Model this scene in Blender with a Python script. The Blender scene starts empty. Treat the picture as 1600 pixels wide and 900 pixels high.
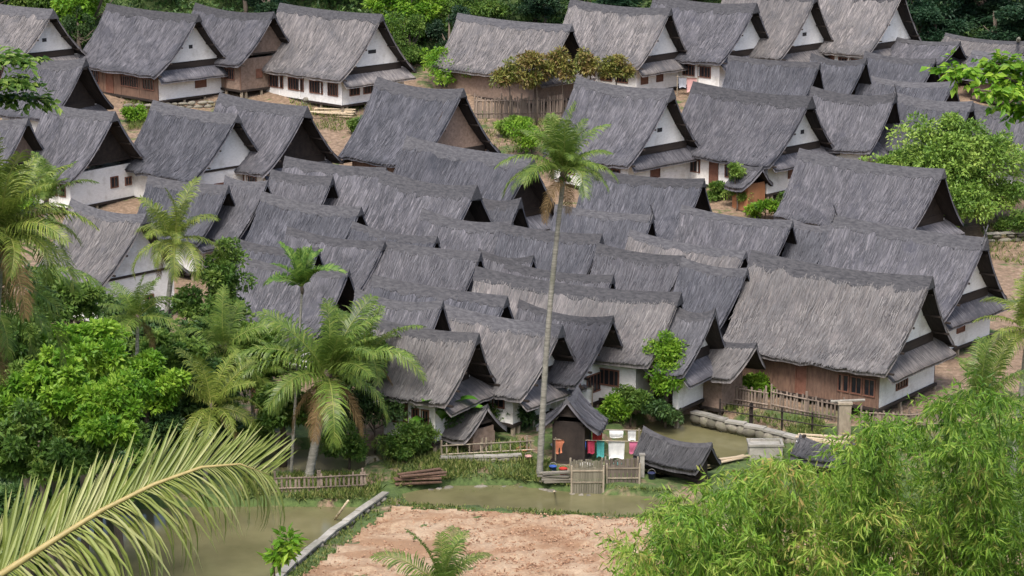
import bpy, math, random
import numpy as np
from mathutils import Vector, Matrix

S = bpy.context.scene
COL = S.collection
rad = math.radians
RNG = np.random.default_rng(7)
random.seed(7)

# ------------------------------------------------------------ camera, sky, sun, exposure
HC = 33.7                 # camera height over the ponds (m)
PITCH = 13.0              # degrees below the horizon
FPX = 3600.0              # focal length in pixels of a 1600 px wide picture
cam = bpy.data.cameras.new('camera')
cam.sensor_width = 36.0
cam.lens = 36.0 * FPX / 1600.0
cam.clip_start = 0.5
cam.clip_end = 2000
camo = bpy.data.objects.new('camera', cam)
COL.objects.link(camo)
camo.location = (0, 0, HC)
camo.rotation_euler = (rad(90 - PITCH), 0, 0)
S.camera = camo

SUN_EL, SUN_AZ = 56.0, 194.0   # azimuth clockwise from +Y: behind the camera, to the left
w = bpy.data.worlds.new('World'); S.world = w; w.use_nodes = True
nt = w.node_tree
bg = nt.nodes['Background']
sky = nt.nodes.new('ShaderNodeTexSky'); sky.sky_type = 'NISHITA'; sky.sun_disc = False
sky.sun_elevation = rad(SUN_EL); sky.sun_rotation = rad(SUN_AZ); sky.air_density = 1.0; sky.dust_density = 4.0; sky.ozone_density = 0.6
nt.links.new(sky.outputs[0], bg.inputs[0]); bg.inputs[1].default_value = 0.12
sl = bpy.data.lights.new('sun', 'SUN'); sl.energy = 1.5; sl.angle = rad(14.0); sl.color = (1.0, 0.965, 0.91)
so = bpy.data.objects.new('sun', sl); COL.objects.link(so)
sd = Vector((math.sin(rad(SUN_AZ)) * math.cos(rad(SUN_EL)), math.cos(rad(SUN_AZ)) * math.cos(rad(SUN_EL)), math.sin(rad(SUN_EL))))
so.rotation_euler = (-sd).to_track_quat('-Z', 'Y').to_euler()
so.location = sd * 300
S.view_settings.view_transform = 'Standard'; S.view_settings.look = 'None'
S.view_settings.exposure = 1.05; S.view_settings.gamma = 1.0
S.view_settings.use_curve_mapping = False
S.render.engine = 'CYCLES'
S.cycles.max_bounces = 4; S.cycles.diffuse_bounces = 2; S.cycles.glossy_bounces = 1; S.cycles.transmission_bounces = 2; S.cycles.transparent_max_bounces = 4
S.cycles.use_denoising = True

# ------------------------------------------------------------ measuring helpers
CP, SP = math.cos(rad(PITCH)), math.sin(rad(PITCH))
def ray(px, py):
    a = (px - 800.0) / FPX; b = (450.0 - py) / FPX
    return np.array([a, CP + b * SP, -SP + b * CP])
def at_Y(px, py, Y):
    d = ray(px, py); t = Y / d[1]
    return Vector((d[0] * t, Y, HC + d[2] * t))
def at_z(px, py, z):
    d = ray(px, py); t = (z - HC) / d[2]
    return Vector((d[0] * t, d[1] * t, z))
GY = [-60, -15, 0, 20, 40, 56, 64, 100, 104, 108, 113, 116, 145, 178, 186, 200, 240, 320, 420]
GZ = [52, 40, 32, 20.5, 9.0, 1.2, 0.15, 0.1, 0.25, 0.5, 0.8, 1.0, 2.2, 8.0, 9.0, 14, 38, 68, 92]
def ground_z(y):
    return float(np.interp(y, GY, GZ))
def at_ground(px, py, h=0.0):
    """where the line of sight through a point meets the surface h above the ground"""
    d = ray(px, py); lo, hi = 70.0, 240.0
    f = lambda Y: HC + d[2] * Y / d[1] - ground_z(Y) - h
    for _ in range(50):
        m = (lo + hi) / 2
        if f(m) > 0: lo = m
        else: hi = m
    return at_Y(px, py, lo)

# ------------------------------------------------------------ materials
def new_mat(name):
    m = bpy.data.materials.new(name); m.use_nodes = True
    return m, m.node_tree, m.node_tree.nodes['Principled BSDF']
def N(nt, t, **kw):
    n = nt.nodes.new(t)
    for k, v in kw.items():
        if k in n.inputs: n.inputs[k].default_value = v
        else: setattr(n, k, v)
    return n
def ramp(nt, fac, stops):
    r = nt.nodes.new('ShaderNodeValToRGB')
    e = r.color_ramp.elements
    while len(e) < len(stops): e.new(0.5)
    for i, (p, c) in enumerate(stops):
        e[i].position = p; e[i].color = (*c, 1)
    nt.links.new(fac, r.inputs[0]); return r.outputs[0]
def mapped(nt, src, scale):
    m = nt.nodes.new('ShaderNodeMapping'); m.inputs['Scale'].default_value = scale
    nt.links.new(src, m.inputs['Vector']); return m.outputs[0]
def mix(nt, fac, a, b, mode='MIX'):
    m = nt.nodes.new('ShaderNodeMix'); m.data_type = 'RGBA'; m.blend_type = mode
    for k, v in ((0, fac), (6, a), (7, b)):
        if isinstance(v, (int, float)): m.inputs[k].default_value = v
        elif isinstance(v, tuple): m.inputs[k].default_value = (*v, 1)
        else: nt.links.new(v, m.inputs[k])
    return m.outputs[2]
def noise(nt, vec, scale, detail=4, rough=0.6, dist=0.0):
    n = nt.nodes.new('ShaderNodeTexNoise'); n.inputs['Scale'].default_value = scale
    n.inputs['Detail'].default_value = detail; n.inputs['Roughness'].default_value = rough; n.inputs['Distortion'].default_value = dist
    if vec is not None: nt.links.new(vec, n.inputs['Vector'])
    return n.outputs[0]
def objrand(nt):
    return nt.nodes.new('ShaderNodeObjectInfo').outputs['Random']
def bump(nt, h, bsdf, strength=0.4, dist=0.05):
    b = nt.nodes.new('ShaderNodeBump'); b.inputs['Strength'].default_value = strength; b.inputs['Distance'].default_value = dist
    nt.links.new(h, b.inputs['Height']); nt.links.new(b.outputs[0], bsdf.inputs['Normal'])

def thatch_mat(name, light, dark, patch, strand=False):
    m, nt, b = new_mat(name)
    b.inputs['Roughness'].default_value = 0.9; b.inputs['Specular IOR Level'].default_value = 0.2
    if strand:
        at = nt.nodes.new('ShaderNodeAttribute'); at.attribute_name = 'tint'
        c = ramp(nt, at.outputs['Fac'], [(0.0, dark), (0.45, tuple((a + d) / 2 for a, d in zip(light, dark))), (0.8, light), (1.0, tuple(min(1, a * 1.25) for a in light))])
        tc = nt.nodes.new('ShaderNodeTexCoord')
        big = noise(nt, tc.outputs['Object'], 0.55, 4, 0.65, 0.6)
        c = mix(nt, ramp(nt, big, [(0.42, (0, 0, 0)), (0.66, (0.75, 0.75, 0.75))]), c, patch)
        nt.links.new(c, b.inputs['Base Color']); return m
    uv = nt.nodes.new('ShaderNodeUVMap').outputs[0]
    oi = nt.nodes.new('ShaderNodeObjectInfo')
    add = nt.nodes.new('ShaderNodeVectorMath'); add.operation = 'ADD'
    sc = nt.nodes.new('ShaderNodeVectorMath'); sc.operation = 'SCALE'; sc.inputs[3].default_value = 60
    cmb = nt.nodes.new('ShaderNodeCombineXYZ'); nt.links.new(oi.outputs['Random'], cmb.inputs[0]); nt.links.new(oi.outputs['Random'], cmb.inputs[1])
    nt.links.new(cmb.outputs[0], sc.inputs[0]); nt.links.new(uv, add.inputs[0]); nt.links.new(sc.outputs[0], add.inputs[1])
    v = add.outputs[0]
    streak = noise(nt, mapped(nt, v, (7.0, 0.8, 1)), 1.0, 3, 0.7, 0.4)
    fine = noise(nt, mapped(nt, v, (24, 2.2, 1)), 1.0, 2, 0.7)
    big = noise(nt, mapped(nt, v, (0.4, 0.5, 1)), 1.0, 4, 0.65, 0.8)
    c = ramp(nt, streak, [(0.28, dark), (0.5, tuple((a + d) / 2 for a, d in zip(light, dark))), (0.72, light)])
    c = mix(nt, 0.75, c, ramp(nt, fine, [(0.25, (0.3, 0.29, 0.31)), (0.75, (0.74, 0.72, 0.7))]), 'OVERLAY')
    c = mix(nt, ramp(nt, big, [(0.48, (0, 0, 0)), (0.66, (0.9, 0.9, 0.9))]), c, patch)
    hsv = nt.nodes.new('ShaderNodeHueSaturation'); nt.links.new(c, hsv.inputs['Color'])
    mr = nt.nodes.new('ShaderNodeMapRange'); mr.inputs['To Min'].default_value = 0.78; mr.inputs['To Max'].default_value = 1.2
    nt.links.new(oi.outputs['Random'], mr.inputs[0]); nt.links.new(mr.outputs[0], hsv.inputs['Value'])
    nt.links.new(hsv.outputs[0], b.inputs['Base Color'])
    bump(nt, streak, b, 0.5, 0.06)
    return m

def plain_mat(name, c1, c2, scale=3.0, stretch=(1, 1, 1), rough=0.85, bumpy=0.2, rnd=0.12, dirt=None, world=False):
    m, nt, b = new_mat(name)
    tc = nt.nodes.new('ShaderNodeNewGeometry').outputs['Position'] if world else nt.nodes.new('ShaderNodeTexCoord').outputs['Object']
    n = noise(nt, mapped(nt, tc, stretch), scale, 5, 0.65, 0.3)
    c = ramp(nt, n, [(0.3, c1), (0.7, c2)])
    if dirt:
        n2 = noise(nt, tc, 0.9, 5, 0.7)
        c = mix(nt, ramp(nt, n2, [(0.5, (0, 0, 0)), (0.75, (0.7, 0.7, 0.7))]), c, dirt)
    hsv = nt.nodes.new('ShaderNodeHueSaturation'); nt.links.new(c, hsv.inputs['Color'])
    mr = nt.nodes.new('ShaderNodeMapRange'); mr.inputs['To Min'].default_value = 1 - rnd; mr.inputs['To Max'].default_value = 1 + rnd
    nt.links.new(objrand(nt), mr.inputs[0]); nt.links.new(mr.outputs[0], hsv.inputs['Value'])
    nt.links.new(hsv.outputs[0], b.inputs['Base Color'])
    b.inputs['Roughness'].default_value = rough; b.inputs['Specular IOR Level'].default_value = 0.3
    if bumpy: bump(nt, n, b, bumpy, 0.03)
    return m

def leaf_mat(name, cols, trans=0.35, rough=0.5, rnd=0.0):
    """leaf colour runs along the stops by each leaf's own tint"""
    m, nt, b = new_mat(name)
    at = nt.nodes.new('ShaderNodeAttribute'); at.attribute_name = 'tint'
    c = ramp(nt, at.outputs['Fac'], [(i / (len(cols) - 1), k) for i, k in enumerate(cols)])
    if rnd:
        hsv = nt.nodes.new('ShaderNodeHueSaturation'); nt.links.new(c, hsv.inputs['Color'])
        mr = nt.nodes.new('ShaderNodeMapRange'); mr.inputs['To Min'].default_value = 1 - rnd; mr.inputs['To Max'].default_value = 1 + rnd
        nt.links.new(objrand(nt), mr.inputs[0]); nt.links.new(mr.outputs[0], hsv.inputs['Value']); c = hsv.outputs[0]
    nt.links.new(c, b.inputs['Base Color'])
    b.inputs['Roughness'].default_value = rough; b.inputs['Specular IOR Level'].default_value = 0.35
    tr = nt.nodes.new('ShaderNodeBsdfTranslucent'); nt.links.new(c, tr.inputs['Color'])
    ms = nt.nodes.new('ShaderNodeMixShader'); ms.inputs[0].default_value = trans
    nt.links.new(b.outputs[0], ms.inputs[1]); nt.links.new(tr.outputs[0], ms.inputs[2])
    nt.links.new(ms.outputs[0], nt.nodes['Material Output'].inputs[0])
    return m

M = {}
M['thatch_a'] = thatch_mat('thatch_grey', (0.189, 0.186, 0.202), (0.048, 0.049, 0.059), (0.062, 0.063, 0.076))
M['thatch_b'] = thatch_mat('thatch_tan', (0.260, 0.243, 0.235), (0.079, 0.077, 0.082), (0.101, 0.099, 0.106))
M['thatch_c'] = thatch_mat('thatch_blue_grey', (0.154, 0.156, 0.176), (0.040, 0.042, 0.052), (0.051, 0.054, 0.066))
M['thatch_d'] = thatch_mat('thatch_old_dark', (0.106, 0.106, 0.110), (0.035, 0.035, 0.039), (0.048, 0.048, 0.052))
M['strand_a'] = thatch_mat('strand_grey', (0.176, 0.172, 0.187), (0.069, 0.070, 0.079), (0.077, 0.079, 0.090), True)
M['strand_b'] = thatch_mat('strand_tan', (0.238, 0.224, 0.217), (0.101, 0.098, 0.102), (0.119, 0.116, 0.120), True)
M['strand_c'] = thatch_mat('strand_blue_grey', (0.145, 0.147, 0.165), (0.055, 0.057, 0.068), (0.065, 0.068, 0.079), True)
M['strand_d'] = thatch_mat('strand_old_dark', (0.110, 0.110, 0.114), (0.044, 0.044, 0.048), (0.053, 0.053, 0.057), True)
M['ridge'] = plain_mat('black_palm_fibre', (0.045, 0.045, 0.052), (0.115, 0.113, 0.12), 3.0, (1, 3, 3), 0.95, 0.4, 0.3)
M['under'] = plain_mat('dark_bamboo_underside', (0.015, 0.013, 0.013), (0.042, 0.033, 0.028), 2.0, (6, 1, 1), 0.9, 0.2)  # bamboo roof undersides, taken down to near black
M['white'] = plain_mat('whitewashed_bamboo', (0.70, 0.69, 0.675), (0.84, 0.835, 0.82), 4, (1, 1, 3), 0.85, 0.2, 0.06, (0.40, 0.375, 0.33), True)
M['brown'] = plain_mat('weathered_plank', (0.10, 0.06, 0.045), (0.22, 0.135, 0.095), 3, (3, 3, 0.5), 0.8, 0.25, 0.15, (0.10, 0.07, 0.055), True)
M['bilik'] = plain_mat('woven_bamboo', (0.17, 0.12, 0.09), (0.31, 0.225, 0.18), 5, (1, 1, 1), 0.85, 0.3, 0.12, (0.14, 0.11, 0.09), True)
M['darkwood_shade'] = plain_mat('dark_wood_shade', (0.018, 0.014, 0.013), (0.045, 0.034, 0.028), 3, (1, 1, 1), 0.8, 0.15)  # dark timber parts, also near-black colour standing in for shaded interiors
M['frame'] = plain_mat('brown_window_frame', (0.13, 0.06, 0.04), (0.21, 0.10, 0.07), 4, (1, 1, 1), 0.7, 0.1)
M['wframe'] = plain_mat('white_window_frame', (0.6, 0.61, 0.62), (0.7, 0.7, 0.7), 4, (1, 1, 1), 0.7, 0.1)
M['stone'] = plain_mat('river_stone', (0.12, 0.11, 0.09), (0.26, 0.235, 0.195), 2.0, (1, 1, 1), 0.95, 0.4, 0.35, (0.07, 0.085, 0.035))
M['concrete'] = plain_mat('old_concrete', (0.20, 0.19, 0.165), (0.38, 0.36, 0.32), 1.8, (1, 1, 1), 0.9, 0.4, 0.2, (0.09, 0.10, 0.06), True)
M['bamboo'] = plain_mat('dry_bamboo', (0.20, 0.165, 0.12), (0.36, 0.31, 0.235), 4, (1, 1, 0.5), 0.75, 0.15, 0.3)
M['fence'] = plain_mat('fence_bamboo', (0.15, 0.115, 0.09), (0.27, 0.215, 0.175), 4, (1, 1, 0.5), 0.85, 0.15, 0.35)
M['bark'] = plain_mat('palm_bark', (0.13, 0.125, 0.105), (0.33, 0.32, 0.28), 2.2, (1, 1, 5), 0.9, 0.6, 0.12, (0.12, 0.13, 0.09))
M['wood'] = plain_mat('tree_bark', (0.07, 0.055, 0.042), (0.15, 0.12, 0.095), 4, (1, 1, 0.5), 0.9, 0.4)
M['glass'], _nt, _b = new_mat('window_glass'); _b.inputs['Base Color'].default_value = (0.02, 0.022, 0.026, 1); _b.inputs['Roughness'].default_value = 0.12

# ------------------------------------------------------------ mesh helpers
def np_mesh(name, V, F, mats=(), mat_idx=None, tint=None, uv=None, smooth=False):
    """V (n,3); F list of equal-size index arrays (each (k,3) or (k,4))"""
    me = bpy.data.meshes.new(name)
    F = [np.asarray(f, dtype=np.int32) for f in F if len(f)]
    V = np.asarray(V, dtype=np.float32)
    me.vertices.add(len(V)); me.vertices.foreach_set('co', V.ravel())
    loops = np.concatenate([f.ravel() for f in F]); sizes = np.concatenate([np.full(len(f), f.shape[1], np.int32) for f in F])
    me.loops.add(len(loops)); me.loops.foreach_set('vertex_index', loops)
    me.polygons.add(len(sizes)); me.polygons.foreach_set('loop_start', np.concatenate([[0], np.cumsum(sizes)[:-1]]).astype(np.int32))
    for m in mats: me.materials.append(m)
    if mat_idx is not None: me.polygons.foreach_set('material_index', np.asarray(mat_idx, np.int32))
    me.polygons.foreach_set('use_smooth', np.full(len(sizes), smooth))
    if tint is not None:
        a = me.attributes.new('tint', 'FLOAT', 'POINT'); a.data.foreach_set('value', np.asarray(tint, np.float32))
    if uv is not None:
        l = me.uv_layers.new(name='UVMap'); l.data.foreach_set('uv', np.asarray(uv, np.float32)[loops].ravel())
    me.update(calc_edges=True); me.validate()
    return me
def link(name, me, parent=None, loc=None, rot=None):
    o = bpy.data.objects.new(name, me); COL.objects.link(o)
    if parent is not None: o.parent = parent
    if loc is not None: o.location = loc
    if rot is not None: o.rotation_euler = rot
    return o
def empty(name, loc, rz=0.0):
    o = bpy.data.objects.new(name, None); COL.objects.link(o); o.location = loc; o.rotation_euler = (0, 0, rz); o.empty_display_size = 0.3
    return o
def tag(o, label=None, cat=None, group=None, kind=None):
    if label: o['label'] = label
    if cat: o['category'] = cat
    if group: o['group'] = group
    if kind: o['kind'] = kind
    return o

class MB:
    """collects boxes, bars and tubes into one mesh"""
    def __init__(s): s.v = []; s.f3 = []; s.f4 = []; s.n = 0
    def add(s, V, f4=(), f3=()):
        s.v.extend([tuple(p) for p in V])
        s.f4.extend([tuple(i + s.n for i in f) for f in f4]); s.f3.extend([tuple(i + s.n for i in f) for f in f3]); s.n = len(s.v); return s
    def box(s, x0, x1, y0, y1, z0, z1):
        V = [(x0, y0, z0), (x1, y0, z0), (x1, y1, z0), (x0, y1, z0), (x0, y0, z1), (x1, y0, z1), (x1, y1, z1), (x0, y1, z1)]
        return s.add(V, [(0, 3, 2, 1), (4, 5, 6, 7), (0, 1, 5, 4), (1, 2, 6, 5), (2, 3, 7, 6), (3, 0, 4, 7)])
    def tube(s, pts, radii, seg=6):
        pts = [Vector(p) for p in pts]
        if not hasattr(radii, '__len__'): radii = [radii] * len(pts)
        V = []; f = []
        for i, p in enumerate(pts):
            d = (pts[min(i + 1, len(pts) - 1)] - pts[max(i - 1, 0)]).normalized()
            a = d.cross(Vector((0.31, 0.2, 0.93)))
            if a.length < 0.05: a = d.cross(Vector((1, 0, 0)))
            a.normalize(); b = d.cross(a)
            for k in range(seg):
                t = 2 * math.pi * k / seg
                V.append(p + (a * math.cos(t) + b * math.sin(t)) * radii[i])
        for i in range(len(pts) - 1):
            for k in range(seg):
                f.append((i * seg + k, i * seg + (k + 1) % seg, (i + 1) * seg + (k + 1) % seg, (i + 1) * seg + k))
        n0 = len(V); V += [pts[0], pts[-1]]; e = (len(pts) - 1) * seg
        f3 = [(n0, (k + 1) % seg, k) for k in range(seg)] + [(n0 + 1, e + k, e + (k + 1) % seg) for k in range(seg)]
        return s.add(V, f, f3)
    def prism(s, poly, axis, a, b):
        """polygon in the other two axes, extruded along axis from a to b"""
        n = len(poly); mk = {'x': lambda p, t: (t, p[0], p[1]), 'y': lambda p, t: (p[0], t, p[1]), 'z': lambda p, t: (p[0], p[1], t)}[axis]
        V = [mk(p, a) for p in poly] + [mk(p, b) for p in poly]
        s.add(V, [(i, (i + 1) % n, n + (i + 1) % n, n + i) for i in range(n)],
              [(0, i + 1, i) for i in range(1, n - 1)] + [(n, n + i, n + i + 1) for i in range(1, n - 1)]); return s
    def mesh(s, name, mat, smooth=False):
        F = []
        if s.f4: F.append(np.array(s.f4))
        if s.f3: F.append(np.array(s.f3))
        return np_mesh(name, np.array(s.v), F, [mat], smooth=smooth)
    def build(s, name, mat, parent=None, loc=None, rot=None, smooth=False):
        return link(name, s.mesh(name, mat, smooth), parent, loc, rot)
# ------------------------------------------------------------ terrain
def poly_px(pts, z=0.0):
    return [tuple(at_z(x, y, z)[:2]) for x, y in pts]
POND = {
    'channel': poly_px([(628, 768), (700, 757), (800, 756), (900, 768), (1060, 776), (1300, 792), (1500, 812), (1500, 846), (1070, 809), (900, 803), (634, 789)]),
    'pond': poly_px([(150, 790), (300, 786), (420, 784), (560, 786), (588, 788), (545, 822), (440, 897), (370, 965), (60, 980), (100, 850)]),
    'upper_pond': poly_px([(955, 700), (1000, 672), (1075, 655), (1150, 672), (1215, 690), (1255, 702), (1180, 718), (1110, 742), (1030, 752), (965, 738)]),
    'back_pond': poly_px([(395, 712), (470, 704), (590, 703), (600, 728), (560, 742), (400, 744)]),
}
WATER_Z = {'channel': -0.06, 'pond': -0.2, 'upper_pond': 0.33, 'back_pond': 0.12}
def inside(poly, X, Y):
    r = np.zeros(X.shape, bool); n = len(poly)
    for i in range(n):
        x1, y1 = poly[i]; x2, y2 = poly[(i + 1) % n]
        c = ((y1 > Y) != (y2 > Y)) & (X < (x2 - x1) * (Y - y1) / (y2 - y1 + 1e-12) + x1)
        r ^= c
    return r
def near_edge(poly, X, Y):
    """distance from each point to the outline"""
    best = np.full(X.shape, 1e9); n = len(poly)
    for i in range(n):
        a = np.array(poly[i]); b = np.array(poly[(i + 1) % n]); ab = b - a
        t = np.clip(((X - a[0]) * ab[0] + (Y - a[1]) * ab[1]) / (ab @ ab + 1e-12), 0, 1)
        best = np.minimum(best, np.hypot(X - a[0] - t * ab[0], Y - a[1] - t * ab[1]))
    return best
xs = np.concatenate([np.linspace(-170, -42, 26), np.arange(-41, 41.1, 0.5), np.linspace(42, 170, 26)])
ys = np.concatenate([np.linspace(-60, 60, 40), np.arange(62, 90, 1.5), np.arange(90, 119, 0.4), np.arange(119, 192, 1.0), np.linspace(193, 420, 60)])
GX, GYY = np.meshgrid(xs, ys)
GZZ = np.interp(GYY, GY, GZ)
rough = (np.sin(GX * 0.9 + 1.3 * np.sin(GYY * 0.5)) * np.sin(GYY * 0.8 + GX * 0.3) * 0.06 + RNG.normal(0, 0.025, GX.shape))
GZZ = GZZ + rough * np.where((GYY > 66) & (GYY < 100), 0.5, 1.0) + np.where((GYY < 56) | (GYY > 190), RNG.normal(0, 0.2, GX.shape), 0)
for k, p in POND.items():
    ins = inside(p, GX, GYY)
    GZZ = np.where(ins, np.minimum(GZZ, WATER_Z[k] - 0.15 - np.minimum(near_edge(p, GX, GYY), 1.2) * 0.6), GZZ)
nx, ny = len(xs), len(ys)
idx = np.arange(nx * ny).reshape(ny, nx)
GF = np.stack([idx[:-1, :-1], idx[:-1, 1:], idx[1:, 1:], idx[1:, :-1]], -1).reshape(-1, 4)

cover = np.interp(GYY, [0, 60, 66, 101, 103, 112, 115, 180, 186, 200], [.3, .3, .12, .15, .12, .06, -.08, -.08, .05, .4])
mg, nt, b = new_mat('village_earth')
tc = nt.nodes.new('ShaderNodeTexCoord').outputs['Object']
n1 = noise(nt, tc, 0.5, 4, 0.65, 0.4); n2 = noise(nt, tc, 3.0, 4, 0.7)
at = nt.nodes.new('ShaderNodeAttribute'); at.attribute_name = 'tint'
sm = nt.nodes.new('ShaderNodeMath'); sm.operation = 'ADD'; nt.links.new(n1, sm.inputs[0]); nt.links.new(at.outputs['Fac'], sm.inputs[1]); n1 = sm.outputs[0]
c = ramp(nt, n2, [(0.3, (0.12, 0.085, 0.055)), (0.55, (0.24, 0.165, 0.11)), (0.75, (0.36, 0.27, 0.195))])
g = ramp(nt, n2, [(0.3, (0.035, 0.06, 0.015)), (0.7, (0.10, 0.15, 0.04))])
c = mix(nt, ramp(nt, n1, [(0.47, (0, 0, 0)), (0.56, (1, 1, 1))]), c, g)
nt.links.new(c, b.inputs['Base Color']); b.inputs['Roughness'].default_value = 0.95; bump(nt, n2, b, 0.6, 0.12)
tag(link('ground', np_mesh('ground', np.stack([GX, GYY, GZZ], -1).reshape(-1, 3), [GF], [mg], tint=cover.ravel(), smooth=True)), kind='structure')

# the fallow field in front, a sheet of turned pinkish soil
mf, nt, b = new_mat('fallow_soil')
tc = nt.nodes.new('ShaderNodeTexCoord').outputs['Object']
n1 = noise(nt, tc, 0.28, 5, 0.62, 0.5); n2 = noise(nt, mapped(nt, tc, (1.3, 0.9, 1)), 2.2, 6, 0.72, 0.3); n3 = noise(nt, tc, 9.0, 4, 0.75)
c = ramp(nt, n2, [(0.3, (0.16, 0.09, 0.05)), (0.47, (0.30, 0.185, 0.11)), (0.62, (0.41, 0.30, 0.195))])
c = mix(nt, ramp(nt, n1, [(0.42, (0, 0, 0)), (0.66, (0.8, 0.8, 0.8))]), c, (0.43, 0.33, 0.23))
c = mix(nt, 0.45, c, ramp(nt, n3, [(0.3, (0.25, 0.24, 0.23)), (0.7, (0.75, 0.74, 0.72))]), 'OVERLAY')
n4 = noise(nt, mapped(nt, tc, (0.12, 0.3, 1)), 1.0, 5, 0.6, 1.0)
c = mix(nt, ramp(nt, n4, [(0.5, (0, 0, 0)), (0.6, (0.8, 0.8, 0.8))]), c, (0.25, 0.14, 0.075))
nt.links.new(c, b.inputs['Base Color']); b.inputs['Roughness'].default_value = 0.95
bump(nt, mix(nt, 0.5, n2, n3), b, 0.4, 0.1)
fl = poly_px([(612, 794), (900, 808), (1068, 815), (1300, 829), (1600, 857), (1800, 880), (2000, 1200), (300, 1200), (330, 985), (395, 975), (470, 900)], 0.1)
FX, FY = np.meshgrid(np.arange(-22, 40, 0.3), np.arange(66, 102, 0.3))
ins = inside(fl, FX, FY)
FZ = 0.19 + 0.05 * np.sin(FX * 2.1 + np.sin(FY)) * np.sin(FY * 2.7) + RNG.normal(0, 0.03, FX.shape)
i2 = np.arange(FX.size).reshape(FX.shape)
FF = np.stack([i2[:-1, :-1], i2[:-1, 1:], i2[1:, 1:], i2[1:, :-1]], -1).reshape(-1, 4)
FF = FF[ins.ravel()[FF].all(1)]
tag(link('field', np_mesh('field', np.stack([FX, FY, FZ], -1).reshape(-1, 3), [FF], [mf], smooth=True)), kind='structure')
# clods and straw lying on it
q = RNG.uniform(0, 1, (26000, 2)); px_ = -14 + q[:, 0] * 34; py_ = 88 + q[:, 1] * 14
keep = inside(fl, px_, py_) & (RNG.uniform(0, 1, 26000) < 0.25 + 0.75 * (np.sin(px_ * 0.5 + 2 * np.sin(py_ * 0.7)) * np.sin(py_ * 0.9) > 0.05)); px_, py_ = px_[keep], py_[keep]
n = len(px_); a = RNG.uniform(0, 6.28, n); s = RNG.uniform(0.02, 0.09, n); hgt = RNG.uniform(0.015, 0.06, n)
base = np.stack([px_, py_, np.full(n, 0.19)], -1)
V = np.concatenate([base + np.stack([np.cos(a + k * 2.1) * s, np.sin(a + k * 2.1) * s, np.zeros(n)], -1) for k in range(3)] + [base + np.stack([RNG.normal(0, .02, n), RNG.normal(0, .02, n), hgt], -1)])
I = np.arange(n)
F = np.concatenate([np.stack([I, I + n, I + 3 * n], -1), np.stack([I + n, I + 2 * n, I + 3 * n], -1), np.stack([I + 2 * n, I, I + 3 * n], -1)])
mcl = leaf_mat('soil_clod', [(0.15, 0.075, 0.045), (0.30, 0.17, 0.10), (0.45, 0.30, 0.2)], 0.0, 0.95)
tag(link('soil_clods', np_mesh('soil_clods', V, [F], [mcl], tint=np.tile(RNG.uniform(0, 1, n), 4))), 'loose brown clods and straw strewn over the bare field', 'soil', kind='stuff')

mw, nt, b = new_mat('muddy_water')
tc = nt.nodes.new('ShaderNodeTexCoord').outputs['Object']
n1 = noise(nt, tc, 0.35, 4, 0.6)
nt.links.new(ramp(nt, n1, [(0.3, (0.115, 0.108, 0.052)), (0.7, (0.19, 0.175, 0.09))]), b.inputs['Base Color'])
b.inputs['Roughness'].default_value = 0.12; b.inputs['Specular IOR Level'].default_value = 0.35
bump(nt, noise(nt, mapped(nt, tc, (1, 2, 1)), 3.0, 3, 0.6), b, 0.06, 0.05)
for k, p in POND.items():
    cx, cy = np.mean(p, 0)
    P = [(cx + (x - cx) * 1.0, cy + (y - cy) * 1.0, WATER_Z[k]) for x, y in p]
    mb = MB(); mb.add(P + [(cx, cy, WATER_Z[k])], (), [(i, (i + 1) % len(P), len(P)) for i in range(len(P))])
    tag(mb.build('water', mw), kind='structure')

# ------------------------------------------------------------ thatched houses
def surf(L, w, hr, he, sag, prow):
    def f(u, v, side):
        u = np.asarray(u, float); v = np.asarray(v, float)
        x = u * (L / 2 - prow * v); y = side * w * v
        z = hr + sag * (u ** 2) * (1 - 0.6 * v) - (hr - he) * (1.42 * v - 0.42 * v * v)
        return np.stack([x, y, z], -1)
    return f
TH = 0.24
def slope_mesh(f, side, L, w, hr, he, rng, thm):
    nu, nv = 18, 8
    u, v = np.meshgrid(np.linspace(-1, 1, nu + 1), np.linspace(0, 1, nv + 1))
    vj = v.copy(); vj[-1] += rng.normal(0, 0.012, nu + 1)
    top = f(u, vj, side); sl = math.hypot(w, hr - he)
    top[..., 2] += rng.normal(0, 0.035, u.shape) * (v > 0.02)
    bot = f(u, vj * 0.985, side); bot[..., 2] -= TH
    n = u.size; idx = np.arange(n).reshape(u.shape)
    T = np.stack([idx[:-1, :-1], idx[:-1, 1:], idx[1:, 1:], idx[1:, :-1]], -1).reshape(-1, 4)
    B = T[:, ::-1] + n
    ring = np.concatenate([idx[0, :], idx[1:, -1], idx[-1, -2::-1], idx[-2:0:-1, 0]])
    nr = np.roll(ring, -1); E = np.stack([ring, nr, nr + n, ring + n], -1)
    uv = np.stack([u.ravel() * L / 2, v.ravel() * sl], -1); uv = np.concatenate([uv, uv])
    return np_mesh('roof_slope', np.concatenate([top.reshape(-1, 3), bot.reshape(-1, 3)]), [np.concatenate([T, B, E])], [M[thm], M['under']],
                   mat_idx=[0] * len(T) + [1] * len(B) + [0] * len(E), uv=uv, smooth=True)
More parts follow.
